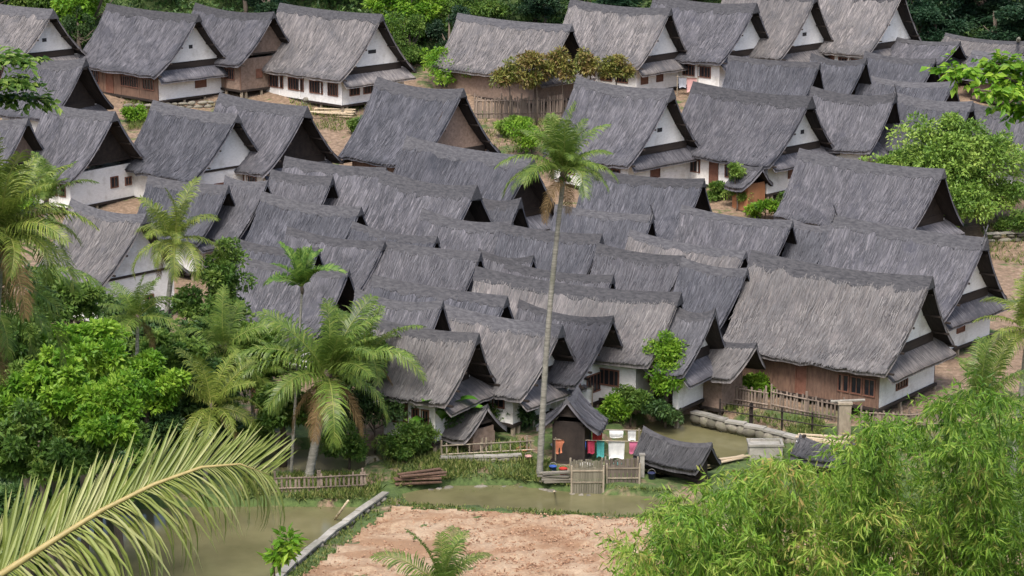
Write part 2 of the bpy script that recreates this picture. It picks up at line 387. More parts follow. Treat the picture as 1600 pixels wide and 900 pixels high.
def strand_mesh(f, side, L, w, hr, he, rng, stm, n):
    sl = math.hypot(w, hr - he)
    u = rng.uniform(-1, 1, n); v0 = rng.uniform(0.0, 0.97, n); ln = rng.uniform(0.3, 0.8, n) / sl
    e = n // 6; v0[:e] = rng.uniform(0.86, 0.95, e); ln[:e] = rng.uniform(0.3, 0.6, e) / sl       # the ragged eave
    v1 = np.minimum(v0 + ln, 1.0 + rng.uniform(0.0, 0.05, n))
    wd = rng.uniform(0.02, 0.065, n); du = rng.normal(0, 0.06, n) / (L / 2)
    a = f(u, v0, side); c = f(u + du, v1, side); lift = rng.uniform(0.025, 0.085, n)
    a[:, 2] += 0.035; c[:, 2] += lift + 0.01
    off = np.stack([wd / 2, np.zeros(n), np.zeros(n)], -1)
    V = np.concatenate([a - off, a + off, c + off * 0.5, c - off * 0.5]); I = np.arange(n)
    # each strand is folded, so that it has depth
    return np_mesh('thatch_strands', V, [np.stack([I, I + n, I + 2 * n, I + 3 * n], -1)], [M[stm]], tint=np.tile(np.clip(rng.normal(0.45, 0.2, n), 0, 1), 4))

WIN = {}
def unit_box():
    if 'box' not in WIN: WIN['box'] = {}
    return WIN['box']
def shared_box(name, mat, parent, x0, x1, y0, y1, z0, z1):
    """a box part; alike boxes share one unit mesh and differ in scale"""
    k = mat.name
    d = unit_box()
    if k not in d: d[k] = MB().box(-.5, .5, -.5, .5, -.5, .5).mesh('block', mat)
    o = link(name, d[k], parent, ((x0 + x1) / 2, (y0 + y1) / 2, (z0 + z1) / 2)); o.scale = (x1 - x0, y1 - y0, z1 - z0)
    return o
def opening(parent, kind, face, pos, a0, a1, z0, z1, fm, shut=None):
    """a window or door standing 3 cm proud of the near ('n') or the right gable ('g') wall at coordinate pos"""
    t = 0.07
    mb = MB()
    def bx(m, p0, p1, q0, q1, d0, d1):
        if face == 'n': m.box(p0, p1, pos - d1, pos - d0, q0, q1)
        else: m.box(pos + d0, pos + d1, p0, p1, q0, q1)
    bx(mb, a0, a0 + t, z0, z1, 0, .06); bx(mb, a1 - t, a1, z0, z1, 0, .06); bx(mb, a0 + t, a1 - t, z1 - t, z1, 0, .06); bx(mb, a0 + t, a1 - t, z0, z0 + t, 0, .06)
    fr = mb.build(kind, fm, parent)
    mb = MB(); bx(mb, a0 + t, a1 - t, z0 + t, z1 - t, 0.003, .015)
    pane = mb.build('shutter' if shut else 'pane', shut or M['glass'], fr)
    if kind == 'window' and not shut:
        k = max(2, int((a1 - a0) / 0.28))
        for i in range(1, k):
            x = a0 + (a1 - a0) * i / k
            m2 = MB(); bx(m2, x - .02, x + .02, z0 + t, z1 - t, .02, .05); m2.build('window_bar', fm, fr)
    return fr

HOUSES = []
def house(lab, R, Lp, hr=5.6, he=2.5, w=3.4, g='dark', wall='white', d=0, t='a', yaw=None, skirt=True, horn=False, n=1000,
          near=(), gab=(), gap=0.45, over=None, wn=None, base=0.55, sag=0.18, prow=0.45, steep=True, Lm=None, dz=0.0, posts=-0.5, vents=(), name='thatched_house', cat='house', group='thatched houses of the village'):
    rng = np.random.default_rng(abs(hash(R)) % (2 ** 31))
    if steep:
        mid = g == 'dark' and w <= 3.2
        w = w * (0.86 if mid else 0.95); hr = he + ((1.16 if mid else 1.1) + rng.uniform(-.05, .08)) * w
    if sag == 0.18: sag = rng.uniform(0.1, 0.42)
    if over is None: over = {'white': 1.1, 'brown': 1.1, 'dark': 1.4}[g]
    R3 = at_ground(R[0], R[1], hr + sag)
    if yaw is None:
        L3 = at_z(Lp[0], Lp[1], R3.z)
        dx, dy = R3.x - L3.x, R3.y - L3.y
        yw = min(max(-math.atan2(dy, dx), rad(30)), rad(44))
    else: yw = rad(yaw)
    # length so that the left end of the ridge falls on Lp's column
    a = (Lp[0] - 800.0) / FPX
    def colx(p): return (p.x) / (p.y * CP + (HC - p.z) * SP)
    lo, hi = 1.0, 22.0
    for _ in range(40):
        m = (lo + hi) / 2; q = Vector((R3.x - m * math.cos(yw), R3.y + m * math.sin(yw), R3.z))
        if colx(q) > a: lo = m
        else: hi = m
    L = lo if Lm is None else Lm
    gz = R3.z - hr - sag
    c = Vector((R3.x - L / 2 * math.cos(yw), R3.y + L / 2 * math.sin(yw), gz))
    h = empty(name, c, -yw); tag(h, lab, cat, group)
    HOUSES.append((lab, c.copy(), L, w, math.degrees(yw), R3.y))
    f = surf(L, w, hr, he, sag, prow)
    for side in (-1, 1):
        s = link('roof_slope', slope_mesh(f, side, L, w, hr, he, rng, 'thatch_' + t), h)
        tag(link('thatch_strands', strand_mesh(f, side, L, w, hr, he, rng, 'strand_' + t, int(n * 1.4) if side < 0 else n // 3), s), kind='stuff')
    # ridge cap of black palm fibre, ragged along its lower edge
    capw = rng.uniform(0.07, 0.13); nu = 30; u = np.linspace(-1.0, 1.0, nu + 1)
    top = f(u, np.zeros(nu + 1), 1); top[:, 2] += 0.11; top[:, 0] *= 1.012
    e1 = f(u * 1.012, np.abs(capw + rng.normal(0, 0.014, nu + 1)), -1); e1[:, 2] += 0.05
    e2 = f(u * 1.012, np.abs(capw + rng.normal(0, 0.014, nu + 1)), 1); e2[:, 2] += 0.05
    i1 = e1.copy(); i1[:, 2] -= 0.08; i2_ = e2.copy(); i2_[:, 2] -= 0.08
    V = np.concatenate([i1, e1, top, e2, i2_]); K = nu + 1; I = np.arange(nu); F = []
    for r in range(4): F.append(np.stack([I + r * K, I + 1 + r * K, I + 1 + (r + 1) * K, I + (r + 1) * K], -1))
    F.append(np.stack([I + 4 * K, I + 1 + 4 * K, I + 1, I], -1))
    ends = np.array([[0, K, 2 * K, 3 * K], [0, 3 * K, 4 * K, 4 * K]])[:1]; F.append(ends); F.append(ends + nu)
    link('ridge_cap', np_mesh('ridge_cap', V, [np.concatenate(F)], [M['ridge']], smooth=False), h)
    if horn:
        for sx in ([-1, 1] if horn is True else [horn]):
            mb = MB(); x = sx * (L / 2 - 0.1); z = hr + sag
            mb.tube([(x, -0.3, z - 0.25), (x, 0.32, z + 0.75)], [.05, .03], 5); mb.tube([(x + .09, 0.3, z - 0.25), (x + .09, -0.32, z + 0.75)], [.05, .03], 5)
            mb.build('ridge_horn', M['ridge'], h)
    # gables: triangle panels set back under the overhang
    gm = {'white': M['white'], 'brown': M['bilik'], 'dark': M['darkwood_shade']}[g]  # dark: near-black panel colours in the shade of the gable interior
    def under_z(yabs, x):
        return float(f(x / (L / 2), yabs / w, 1)[2]) - TH
    xg = L / 2 - over
    yb = w - 0.75 if wn is None else wn
    zp = he + gap + 0.35          # bottom of the panel
    for sx in (1, -1):
        xx = sx * (L / 2 - over) if sx > 0 else -(L / 2 - over)
        ys_ = np.linspace(0, w, 25); zs = np.array([under_z(y, abs(xx)) for y in ys_]); ym = float(np.interp(-zp, -zs, ys_))
        prof = [(y, under_z(abs(y), abs(xx)) - 0.01) for y in np.linspace(-ym, ym, 13)]
        prof = [(-ym, zp)] + [p for p in prof if p[1] > zp + 0.02] + [(ym, zp)]
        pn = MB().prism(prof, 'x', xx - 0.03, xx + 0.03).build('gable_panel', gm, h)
        if sx > 0:
            for (vy, vz, vw) in vents:
                MB().box(xx + 0.031, xx + 0.05, vy - vw / 2, vy + vw / 2, zp + vz, zp + vz + 0.28).build('vent', M['glass'], pn)
        shared_box('gable_band', M['darkwood_shade'], h, xx - .05, xx + .08, -ym - .1, ym + .1, zp - (0.5 if skirt else 0.14), zp - 0.002)  # dark board covering the recessed band, deeper above a skirt roof
        if skirt:
            zt = he + gap - 0.05; run = over * 0.95
            us, vs = np.meshgrid(np.linspace(-1, 1, 13), np.linspace(0, 1, 4))
            yy = us * (w * 0.86 - 0.1 + 0.3 * vs); X = sx * (abs(xx) - 0.1 + run * vs); Z = zt - 0.85 * vs + rng.normal(0, 0.02, us.shape)
            topv = np.stack([X, yy, Z], -1).reshape(-1, 3); botv = topv - np.array([0, 0, 0.14]); nn = len(topv)
            ii = np.arange(nn).reshape(us.shape); T = np.stack([ii[:-1, :-1], ii[:-1, 1:], ii[1:, 1:], ii[1:, :-1]], -1).reshape(-1, 4)
            ring = np.concatenate([ii[0, :], ii[1:, -1], ii[-1, -2::-1], ii[-2:0:-1, 0]]); E = np.stack([ring, np.roll(ring, -1), np.roll(ring, -1) + nn, ring + nn], -1)
            uv = np.stack([yy.ravel(), vs.ravel() * 1.5], -1); uv = np.concatenate([uv, uv])
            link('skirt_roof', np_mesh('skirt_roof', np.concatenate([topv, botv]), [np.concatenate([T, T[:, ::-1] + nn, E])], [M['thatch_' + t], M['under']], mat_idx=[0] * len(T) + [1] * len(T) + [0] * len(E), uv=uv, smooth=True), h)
    # body
    wm = {'rust': M.get('rust'), 'white': M['white'], 'brown': M['brown'], 'bilik': M['bilik'], 'dark': M['darkwood_shade']}
    wl = wall if isinstance(wall, tuple) else (wall, wall)       # near wall, gable wall
    zt = he + 0.4
    zt = min(zt, under_z(yb, 0) - 0.06)
    x0, x1 = -(L / 2 - over), xg
    gtop = min(he + gap + 0.2, under_z(yb - .08, x1) - 0.04)
    zt = min(zt, under_z(yb, 0) - 0.1)
    shared_box('wall', wm[wl[0]], h, x0, x1, -yb, -yb + 0.08, base, zt)
    shared_box('wall', wm[wl[0]], h, x0, x1, yb - 0.08, yb, base, zt)
    shared_box('wall', wm[wl[1]], h, x1 - 0.08, x1 - 0.001, -yb + .081, yb - .081, base, gtop)
    shared_box('wall', wm[wl[1]], h, x0 + 0.001, x0 + 0.08, -yb + .081, yb - .081, base, gtop)
    shared_box('floor_deck', M['darkwood_shade'], h, x0 - .1, x1 + .1, -yb - .1, yb + .1, base - .16, base - 0.003)
    if d:
        nposts = 5
        for i in range(nposts):
            x = x0 + (x1 - x0) * i / (nposts - 1)
            shared_box('stilt', M['bamboo'], h, x - .08, x + .08, -yb - .02, -yb + .14, -0.25, base - .163)
            shared_box('footing', M['stone'], h, x - .17, x + .17, -yb - .12, -yb + .22, -0.6, -0.252)
            shared_box('wall_post', wm['brown'] if wl[0] != 'white' else M['white'], h, x - .06, x + .06, -yb - .045, -yb - .003, base, zt - .01)
        for y in np.linspace(-yb + .5, yb, 4):
            shared_box('stilt', M['bamboo'], h, x1 - .1, x1 + .06, y - .08, y + .08, -0.25, base - .163)
            shared_box('footing', M['stone'], h, x1 - .2, x1 + .16, y - .17, y + .17, -0.6, -0.252)
        fm = M['frame']
        for (kind, p0, p1, q0, q1, sh) in near:
            opening(h, kind, 'n', -yb - .005, x0 + (x1 - x0) * p0, x0 + (x1 - x0) * p1, base + q0, base + q1, fm if wl[0] != 'dark' else M['wframe'], M['frame'] if sh else None)
        for (kind, p0, p1, q0, q1, sh) in gab:
            opening(h, kind, 'g', x1 + .001, -yb + 2 * yb * p0, -yb + 2 * yb * p1, base + q0, base + q1, fm, M['frame'] if sh else None)
    # rafters under the right gable overhang
    if d:
        for k, vv in enumerate((0.12, 0.38, 0.64, 0.9)):
            for side in (-1, 1):
                p = f(1.0, vv, side)
                shared_box('purlin', M['darkwood_shade'], h, xg + 0.032, L / 2 - 0.12, p[1] - .05, p[1] + .05, p[2] - TH - 0.13, p[2] - TH - 0.03)
    else:
        for x in (x0 + .15, x1 - .15):
            for y in (-yb + .15, yb - .15):
                shared_box('stilt', M['bamboo'], h, x - .09, x + .09, y - .09, y + .09, posts, base - .163)
    return h
W2 = [('window', .55, .70, .7, 1.6, 0), ('window', .74, .9, .7, 1.6, 0), ('door', .38, .48, .02, 1.75, 1), ('window', .1, .28, .7, 1.6, 0)]
G1 = [('window', .35, .5, .75, 1.55, 1)]
# ---- the far row, from the left
house('thatched house cut by the left edge, white gable with one small dark hole', (83, 16), (-60, -4), w=3.9, g='white', d=1, t='b', near=W2, gab=G1, vents=[(-.2, .75, .4)])
house('thatched house with shade-black gable panel just below the leftmost white gable', (134, 92), (15, 82), hr=5.2, w=3.6, g='dark', wall='white', d=0, t='a')
house('large thatched house with white gable over a white and brown wall, far left row', (310, 24), (168, 4), hr=6.1, w=4.2, g='white', wall=('brown', 'white'), d=1, t='a',
      near=[('window', .1, .2, .6, 1.7, 0), ('door', .3, .4, .02, 1.75, 1), ('window', .5, .75, .7, 1.6, 0), ('window', .8, .95, .7, 1.6, 0)], gab=[('window', .55, .72, .6, 1.5, 1)], vents=[(0, .95, .35)])
house('thatched house with bare brown gable wall between two white gabled houses', (428, 20), (306, 3), hr=5.9, w=3.5, g='brown', wall='bilik', d=1, t='a', skirt=False, near=W2, gab=[('window', .3, .42, .8, 1.5, 1)])
house('thatched house with blue white gable and railed white front beside the bright green trees', (597, 24), (438, 0), hr=6.2, w=4.2, g='white', wall='white', d=1, t='b',
      near=[('window', .1, .3, .6, 1.6, 0), ('window', .36, .55, .6, 1.6, 0), ('window', .62, .78, .6, 1.6, 0), ('window', .84, .96, .6, 1.6, 0)], gab=[('window', .12, .28, .6, 1.6, 0), ('window', .34, .5, .6, 1.6, 0)], vents=[(-.1, .9, .8)])
house('pale thatched house behind the row of yellow and bronze shrubs', (893, 40), (716, 22), hr=5.4, w=3.6, g='dark', wall='bilik', d=0, t='b')
house('thatched house with white porch and two brown shutters right of the shrubs', (1048, 14), (892, 0), hr=5.6, w=3.7, g='white', wall='white', d=1, t='b', near=W2, gab=[('window', .1, .26, .6, 1.4, 1), ('window', .45, .6, .6, 1.4, 1)], sag=.25)
house('thatched house whose small blue grey gable sits left of three overlapping gables, top', (1182, 6), (1024, -14), hr=6.3, w=4.0, g='white', wall='white', d=1, t='a', near=W2, gab=G1)
house('thatched house at the top edge with a bluish gable, second from the forest', (1276, -8), (1135, -26), hr=6.6, w=4.2, g='white', wall='white', d=1, t='b', near=W2, gab=G1, vents=[(0, .7, .5)])
house('thatched house nearest the dark forest at the top right, white gable', (1412, -14), (1284, -30), hr=6.8, w=4.2, g='white', wall='white', d=1, t='b', near=W2, gab=G1)
house('low grey shed roof below the dark forest, left of the pole', (1500, 66), (1385, 56), steep=False, hr=3.6, he=2.2, w=2.4, wall='bilik', t='a', n=400)
house('long low grey shed roof by the right edge under the pole', (1612, 66), (1478, 52), steep=False, hr=3.6, he=2.0, w=2.8, wall='bilik', t='b', n=500)
house('low grey roof at the right edge half behind the bright leafy branch', (1640, 92), (1520, 80), steep=False, hr=3.8, he=2.2, w=2.8, wall='bilik', t='a', n=500)
# ---- second row, right
house('small thatched house with dark gable in front of the blue grey gable', (1281, 99), (1139, 88), hr=4.6, he=2.3, w=3.0, t='c')
house('narrow thatched house squeezed between two dark gables below the top right row', (1354, 92), (1268, 84), hr=4.8, he=2.3, w=3.0, t='c')
house('small thatched house with dark gable, left of the bright leafy branch', (1462, 93), (1352, 80), hr=4.4, he=2.3, w=2.9, t='c')
house('low blue grey roof behind the big white gable with two vents', (1492, 128), (1345, 116), steep=False, hr=4.2, he=2.2, w=2.8, t='c')
house('thatched house with its ridge end just right of the two-vent white gable', (1400, 147), (1268, 136), hr=5.0, he=2.3, w=3.3, t='a', horn=1)
house('dark grey thatched roof above the round light green tree', (1520, 160), (1398, 144), hr=4.8, he=2.3, w=3.2, t='c')
house('grey thatched roof by the right edge above the round light green tree', (1640, 176), (1518, 160), hr=4.6, he=2.3, w=3.2, t='a')
house('large thatched house with wide white gable holding two small vents', (1268, 152), (1084, 112), hr=6.2, he=2.5, w=4.2, g='white', wall='white', d=1, t='a', near=W2, gab=G1, vents=[(-.55, .7, .38), (.5, .7, .38)], gap=.7)
house('large thatched house with tall bright white gable behind the tall palm crown', (1051, 140), (902, 112), hr=6.4, he=2.5, w=4.3, g='white', wall='white', d=1, t='a', near=W2, gab=G1, vents=[(-.1, .9, .5)], gap=.7, sag=.3, over=1.05)
house('broad thatched house with brown gable in front of the wattle fence', (724, 140), (590, 108), hr=6.2, he=2.5, w=4.4, g='brown', wall='brown', d=1, t='c', near=[('window', .5, .68, .3, 1.3, 0), ('window', .72, .9, .3, 1.3, 0), ('door', .3, .4, .02, 1.75, 1)], gab=G1)
# ---- second row, left
house('thatched house with dark brown gable cut by the left edge, middle left', (44, 186), (-70, 176), hr=5.2, w=3.5, g='brown', wall='white', t='a')
house('thatched house with black gable over a white wall hung with blue clothes', (180, 176), (72, 162), hr=5.6, w=4.0, g='dark', wall='white', d=1, t='a', near=W2, gab=[('window', .6, .72, .8, 1.6, 0), ('window', .82, .92, .8, 1.4, 0)], skirt=False)
house('dark thatched house with white gable and dark red door, left of centre', (371, 180), (240, 154), hr=5.7, w=3.9, g='white', wall='white', d=1, t='c', near=[('door', .28, .4, .02, 1.8, 1), ('window', .6, .75, .7, 1.5, 0)], gab=[('door', .28, .48, .02, 1.5, 1)], skirt=False, gap=.2)
house('thatched house with black gable over a barred white window band, left of centre', (480, 168), (344, 146), hr=5.6, w=3.8, g='dark', wall='white', d=1, t='a', near=W2, gab=[('window', .3, .46, .5, 1.4, 0), ('window', .5, .66, .5, 1.4, 0)], gap=.3)
# ---- the packed middle
house('broad blue grey roof below the brown gable, centre', (832, 246), (636, 206), hr=5.4, he=2.4, w=3.8, t='c', n=1200)
house('thatched house with dark gable below the window band, left of centre', (520, 277), (424, 268), hr=5.0, w=3.1, t='a')
house('narrow roof with a black verge line left of the middle block', (418, 284), (352, 276), hr=5.0, w=3.2, t='a')
house('thatched house whose dark gable shows right of the left palm crown', (357, 291), (232, 276), hr=4.8, w=3.1, t='c')
house('tattered roof with pale torn patch in the packed middle', (603, 264), (446, 246), hr=4.6, w=3.4, t='a')
house('low dark roof with black gable in front of the torn roof', (564, 325), (410, 301), hr=4.8, w=2.9, t='c')
house('broad light grey roof left of the tall palm trunk, upper middle', (745, 291), (598, 266), hr=5.2, w=3.7, t='a', n=1300)
house('small roof immediately left of the tall palm trunk, upper middle', (814, 311), (730, 300), hr=4.8, w=2.9, t='c')
house('roof just below the broad light grey one, left of the palm trunk', (800, 347), (660, 327), hr=4.7, w=2.9, t='a')
house('long dark ridge ending in a black verge, middle of the packed roofs', (683, 371), (552, 348), hr=4.7, w=2.9, t='c')
house('grey roof with black verge above the upright young palm', (601, 379), (450, 356), hr=4.6, w=2.9, t='a')
house('low roof behind the left palms ending in a small black gable', (498, 389), (362, 374), hr=4.5, w=2.9, t='c')
house('lowest left roof with a black gable tip over the young palm crown', (545, 423), (376, 400), hr=4.5, w=2.9, t='a')
house('light roof with a black right verge in the middle of the packed block', (751, 396), (590, 376), hr=4.8, w=3.1, t='a', n=1200)
house('roof crossed by the tall palm trunk, end notched, middle', (940, 368), (782, 350), hr=4.8, w=3.1, t='c')
house('small pale roof with a black notch left of the palm trunk', (834, 401), (748, 390), hr=4.6, w=2.8, t='a')
house('dark roof right of the palm trunk ending in a pair of ridge horns', (1020, 338), (868, 322), hr=4.9, w=3.0, t='c', horn=1)
house('blue grey roof with black rounded gable in front of the tall white gable', (1100, 281), (915, 262), hr=5.0, w=3.4, t='c')
house('long roof below the garden shrubs, right of centre, black verge line', (1238, 346), (1066, 322), hr=4.8, w=3.0, t='a')
house('long pale roof running from the palm trunk under the horned roof', (1165, 394), (985, 352), hr=4.8, w=3.0, t='b')
house('roof with thick black verge left of the largest roof', (1070, 402), (934, 382), hr=4.7, w=3.0, t='a')
house('dark roof wedged between the black verge and the largest roof', (1168, 421), (1066, 404), hr=4.7, w=3.2, t='c')
house('roof right of the palm trunk ending in a small dark hole', (958, 432), (790, 410), hr=4.6, w=3.0, t='a')
house('short dull roof filling the gap beside the two ridge horns', (1304, 352), (1236, 343), hr=4.6, w=2.8, t='c')
house('large plain roof behind the long one, left of the round light green tree', (1475, 266), (1250, 228), hr=5.2, w=3.4, t='a', n=1300)
house('long thatched house with white gable and ridge horns behind the largest roof', (1541, 374), (1302, 338), hr=5.9, he=2.5, w=3.8, g='white', wall='white', d=1, t='a', horn=True, near=W2, gab=G1, n=1500, gap=.6)
# ---- front row
house('long thatched house with small white gable behind the bright green bush', (1063, 459), (745, 420), he=2.7, hr=5.2, w=2.9, over=1.5, g='white', wall='white', d=1, t='b', n=1700, near=W2, gab=G1)
house('small dark gabled roof left of the largest roof', (1118, 484), (1050, 474), hr=4.3, w=2.6, g='white', t='a')
house('thatched house with white gable and barred front right of the palm foot', (958, 496), (812, 470), he=2.1, hr=5.2, w=2.7, over=1.5, g='white', wall='white', d=1, t='a', near=W2, gab=[('door', .12, .3, .02, 1.6, 1), ('window', .45, .85, .5, 1.5, 0)], gap=.3, skirt=False, n=1200)
house('thatched house whose dark gable stands right behind the palm trunk', (878, 510), (690, 476), he=2.1, hr=5.3, w=3.0, over=1.5, g='white', wall='white', d=1, t='b', near=W2, gab=G1, n=1500)
house('long dark ridge over the front left gables', (792, 465), (584, 432), hr=4.8, w=3.0, t='c')
house('roof with a black diagonal verge above the front left gable', (692, 471), (556, 452), hr=4.7, w=2.9, t='a')
house('front left thatched house with black gable and pale triangle by the banana plant', (748, 523), (590, 503), he=2.75, hr=4.8, w=2.6, over=1.5, g='white', wall='white', d=1, t='b', near=W2, gab=G1)
house('largest pale thatched house with white gable and brown plank front', (1456, 434), (1176, 393), hr=6.0, he=2.5, w=4.1, g='white', wall=('brown', 'white'), d=1, t='b', horn=False, n=2600, gap=.6, over=1.15,
      near=[('door', .42, .5, .02, 1.75, 1), ('window', .72, .8, .55, 1.5, 0), ('window', .81, .89, .55, 1.5, 0), ('window', .9, .98, .55, 1.5, 0)], gab=[('window', .3, .5, .5, 1.5, 0)])
house('small bamboo walled shed with pale roof beside the largest house', (1182, 538), (1080, 520), steep=False, hr=3.3, he=1.9, w=1.75, g='dark', wall='bilik', d=0, t='b', skirt=False, base=.1, n=700, name='thatched_shed', cat='shed', group='thatched sheds')
house('thatched house with pale bluish gable between the left palms', (228, 336), (112, 312), hr=5.6, w=3.7, g='white', wall='white', d=1, t='b', gab=[('window', .6, .72, .3, 1.1, 0)], near=W2, skirt=False, gap=.2)
for r in ():
    print('%-70s c=(%.1f,%.1f,%.1f) L=%.1f w=%.1f yaw=%.0f' % (r[0][:70], *r[1], r[2], r[3], r[4]))
# ------------------------------------------------------------ vegetation
LM = {
    'bright': leaf_mat('leaf_bright', [(0.06, 0.165, 0.012), (0.125, 0.28, 0.02), (0.23, 0.40, 0.035), (0.36, 0.51, 0.06)], 0.42, 0.5, 0.1),
    'mid': leaf_mat('leaf_mid', [(0.04, 0.095, 0.016), (0.08, 0.165, 0.027), (0.15, 0.25, 0.045), (0.25, 0.34, 0.07)], 0.38, 0.5, 0.12),
    'dark': leaf_mat('leaf_dark', [(0.022, 0.06, 0.02), (0.045, 0.10, 0.03), (0.08, 0.15, 0.04), (0.14, 0.22, 0.06)], 0.32, 0.45, 0.12),
    'pale': leaf_mat('leaf_pale', [(0.06, 0.13, 0.02), (0.13, 0.235, 0.035), (0.23, 0.35, 0.06), (0.36, 0.46, 0.11)], 0.3, 0.5, 0.08),
    'croton': leaf_mat('leaf_croton', [(0.06, 0.09, 0.025), (0.14, 0.17, 0.035), (0.26, 0.25, 0.06), (0.20, 0.12, 0.05), (0.38, 0.35, 0.13)], 0.3, 0.45),
    'forest': leaf_mat('leaf_forest', [(0.012, 0.04, 0.02), (0.025, 0.065, 0.03), (0.05, 0.095, 0.035)], 0.25, 0.5, 0.15),
    'palm': leaf_mat('palm_leaf', [(0.07, 0.13, 0.025), (0.12, 0.20, 0.035), (0.20, 0.28, 0.055), (0.33, 0.36, 0.10)], 0.36, 0.4, 0.15),
    'palm_y': leaf_mat('palm_leaf_yellow', [(0.085, 0.14, 0.022), (0.15, 0.21, 0.035), (0.24, 0.29, 0.055), (0.36, 0.37, 0.11)], 0.3, 0.4, 0.1),
    'palm_front': leaf_mat('palm_leaf_near', [(0.13, 0.18, 0.035), (0.20, 0.25, 0.055), (0.29, 0.33, 0.10), (0.42, 0.42, 0.19)], 0.3, 0.4, 0.15),
    'dead': leaf_mat('palm_leaf_dry', [(0.12, 0.075, 0.03), (0.22, 0.14, 0.06), (0.33, 0.23, 0.11)], 0.2, 0.7, 0.1),
    'bamboo': leaf_mat('bamboo_leaf', [(0.045, 0.11, 0.012), (0.10, 0.215, 0.02), (0.195, 0.335, 0.035), (0.33, 0.43, 0.08), (0.45, 0.28, 0.11)], 0.35, 0.45, 0.1),
    'banana': leaf_mat('banana_leaf', [(0.07, 0.20, 0.02), (0.12, 0.30, 0.03), (0.2, 0.38, 0.06)], 0.4, 0.35, 0.08),
    'grass': leaf_mat('grass_blade', [(0.05, 0.08, 0.018), (0.10, 0.15, 0.03), (0.17, 0.22, 0.05), (0.28, 0.27, 0.10)], 0.3, 0.6),
}
def unit(a): return a / (np.linalg.norm(a, axis=-1, keepdims=True) + 1e-9)
def leaf_arrays(rng, P, D, ln, wd, tint, fold=0.25):
    n = len(P); D = unit(D); up = unit(rng.normal(0, 0.6, (n, 3)) + np.array([0, 0, 1.0]))
    Sd = unit(np.cross(D, up)); Nn = np.cross(Sd, D)
    ln = np.broadcast_to(ln, (n,))[:, None]; wd = np.broadcast_to(wd, (n,))[:, None]
    mid = P + D * ln * 0.45 + Nn * wd * fold * 0.4
    V = np.stack([P, mid + Sd * wd / 2, P + D * ln - Nn * wd * fold, mid - Sd * wd / 2], 1).reshape(-1, 3)
    I = np.arange(n)[:, None] * 4
    F = np.concatenate([I + np.array([[0, 1, 2]]), I + np.array([[0, 2, 3]])])
    return V, F, np.repeat(tint, 4)
def crown_mesh(seed, rx, ry, rz, nclump, nleaf, cr, ll, lw, mat, shell=0.55, droop=0.25):
    rng = np.random.default_rng(seed)
    d = unit(rng.normal(0, 1, (nclump, 3))); r = shell + (1 - shell) * rng.uniform(0, 1, nclump) ** 0.6
    r *= 0.82 + 0.3 * rng.uniform(0, 1, nclump)
    # the crown is several uneven lobes, so that its outline is lumpy and has gaps
    nlobe = max(4, nclump // 11); ld = unit(rng.normal(0, 1, (nlobe, 3))) * rng.uniform(0.35, 0.78, (nlobe, 1)); lr = rng.uniform(0.28, 0.55, nlobe); li = rng.integers(0, nlobe, nclump)
    C = (ld[li] + d * r[:, None] * lr[li][:, None]) * np.array([rx, ry, rz]) * 1.08
    C[:, 2] = np.where(C[:, 2] < -0.55 * rz, C[:, 2] * 0.6, C[:, 2])
    k = rng.integers(0, nclump, nleaf)
    cs = cr * rng.uniform(0.5, 1.3, nclump)
    dd = unit(rng.normal(0, 1, (nleaf, 3)) + np.array([0, 0, 0.35])); rr = rng.uniform(0.25, 1, nleaf) ** 0.5
    P = C[k] + dd * (rr * cs[k])[:, None] * np.array([1, 1, 0.72])
    D = dd + rng.normal(0, 0.6, (nleaf, 3)) + np.array([0, 0, -droop])
    tb = rng.uniform(0, 1, nclump)
    tint = np.clip(0.6 * tb[k] + 0.4 * rng.uniform(0, 1, nleaf), 0, 1)
    V, F, t = leaf_arrays(rng, P, D, ll * rng.uniform(0.6, 1.3, nleaf), lw * rng.uniform(0.7, 1.2, nleaf), tint)
    return np_mesh('crown', V, [F], [mat], tint=t), C
def mpp(p):      # metres per picture pixel at a place
    return (p[1] * CP + (HC - p[2]) * SP) / FPX
CROWNS = {}
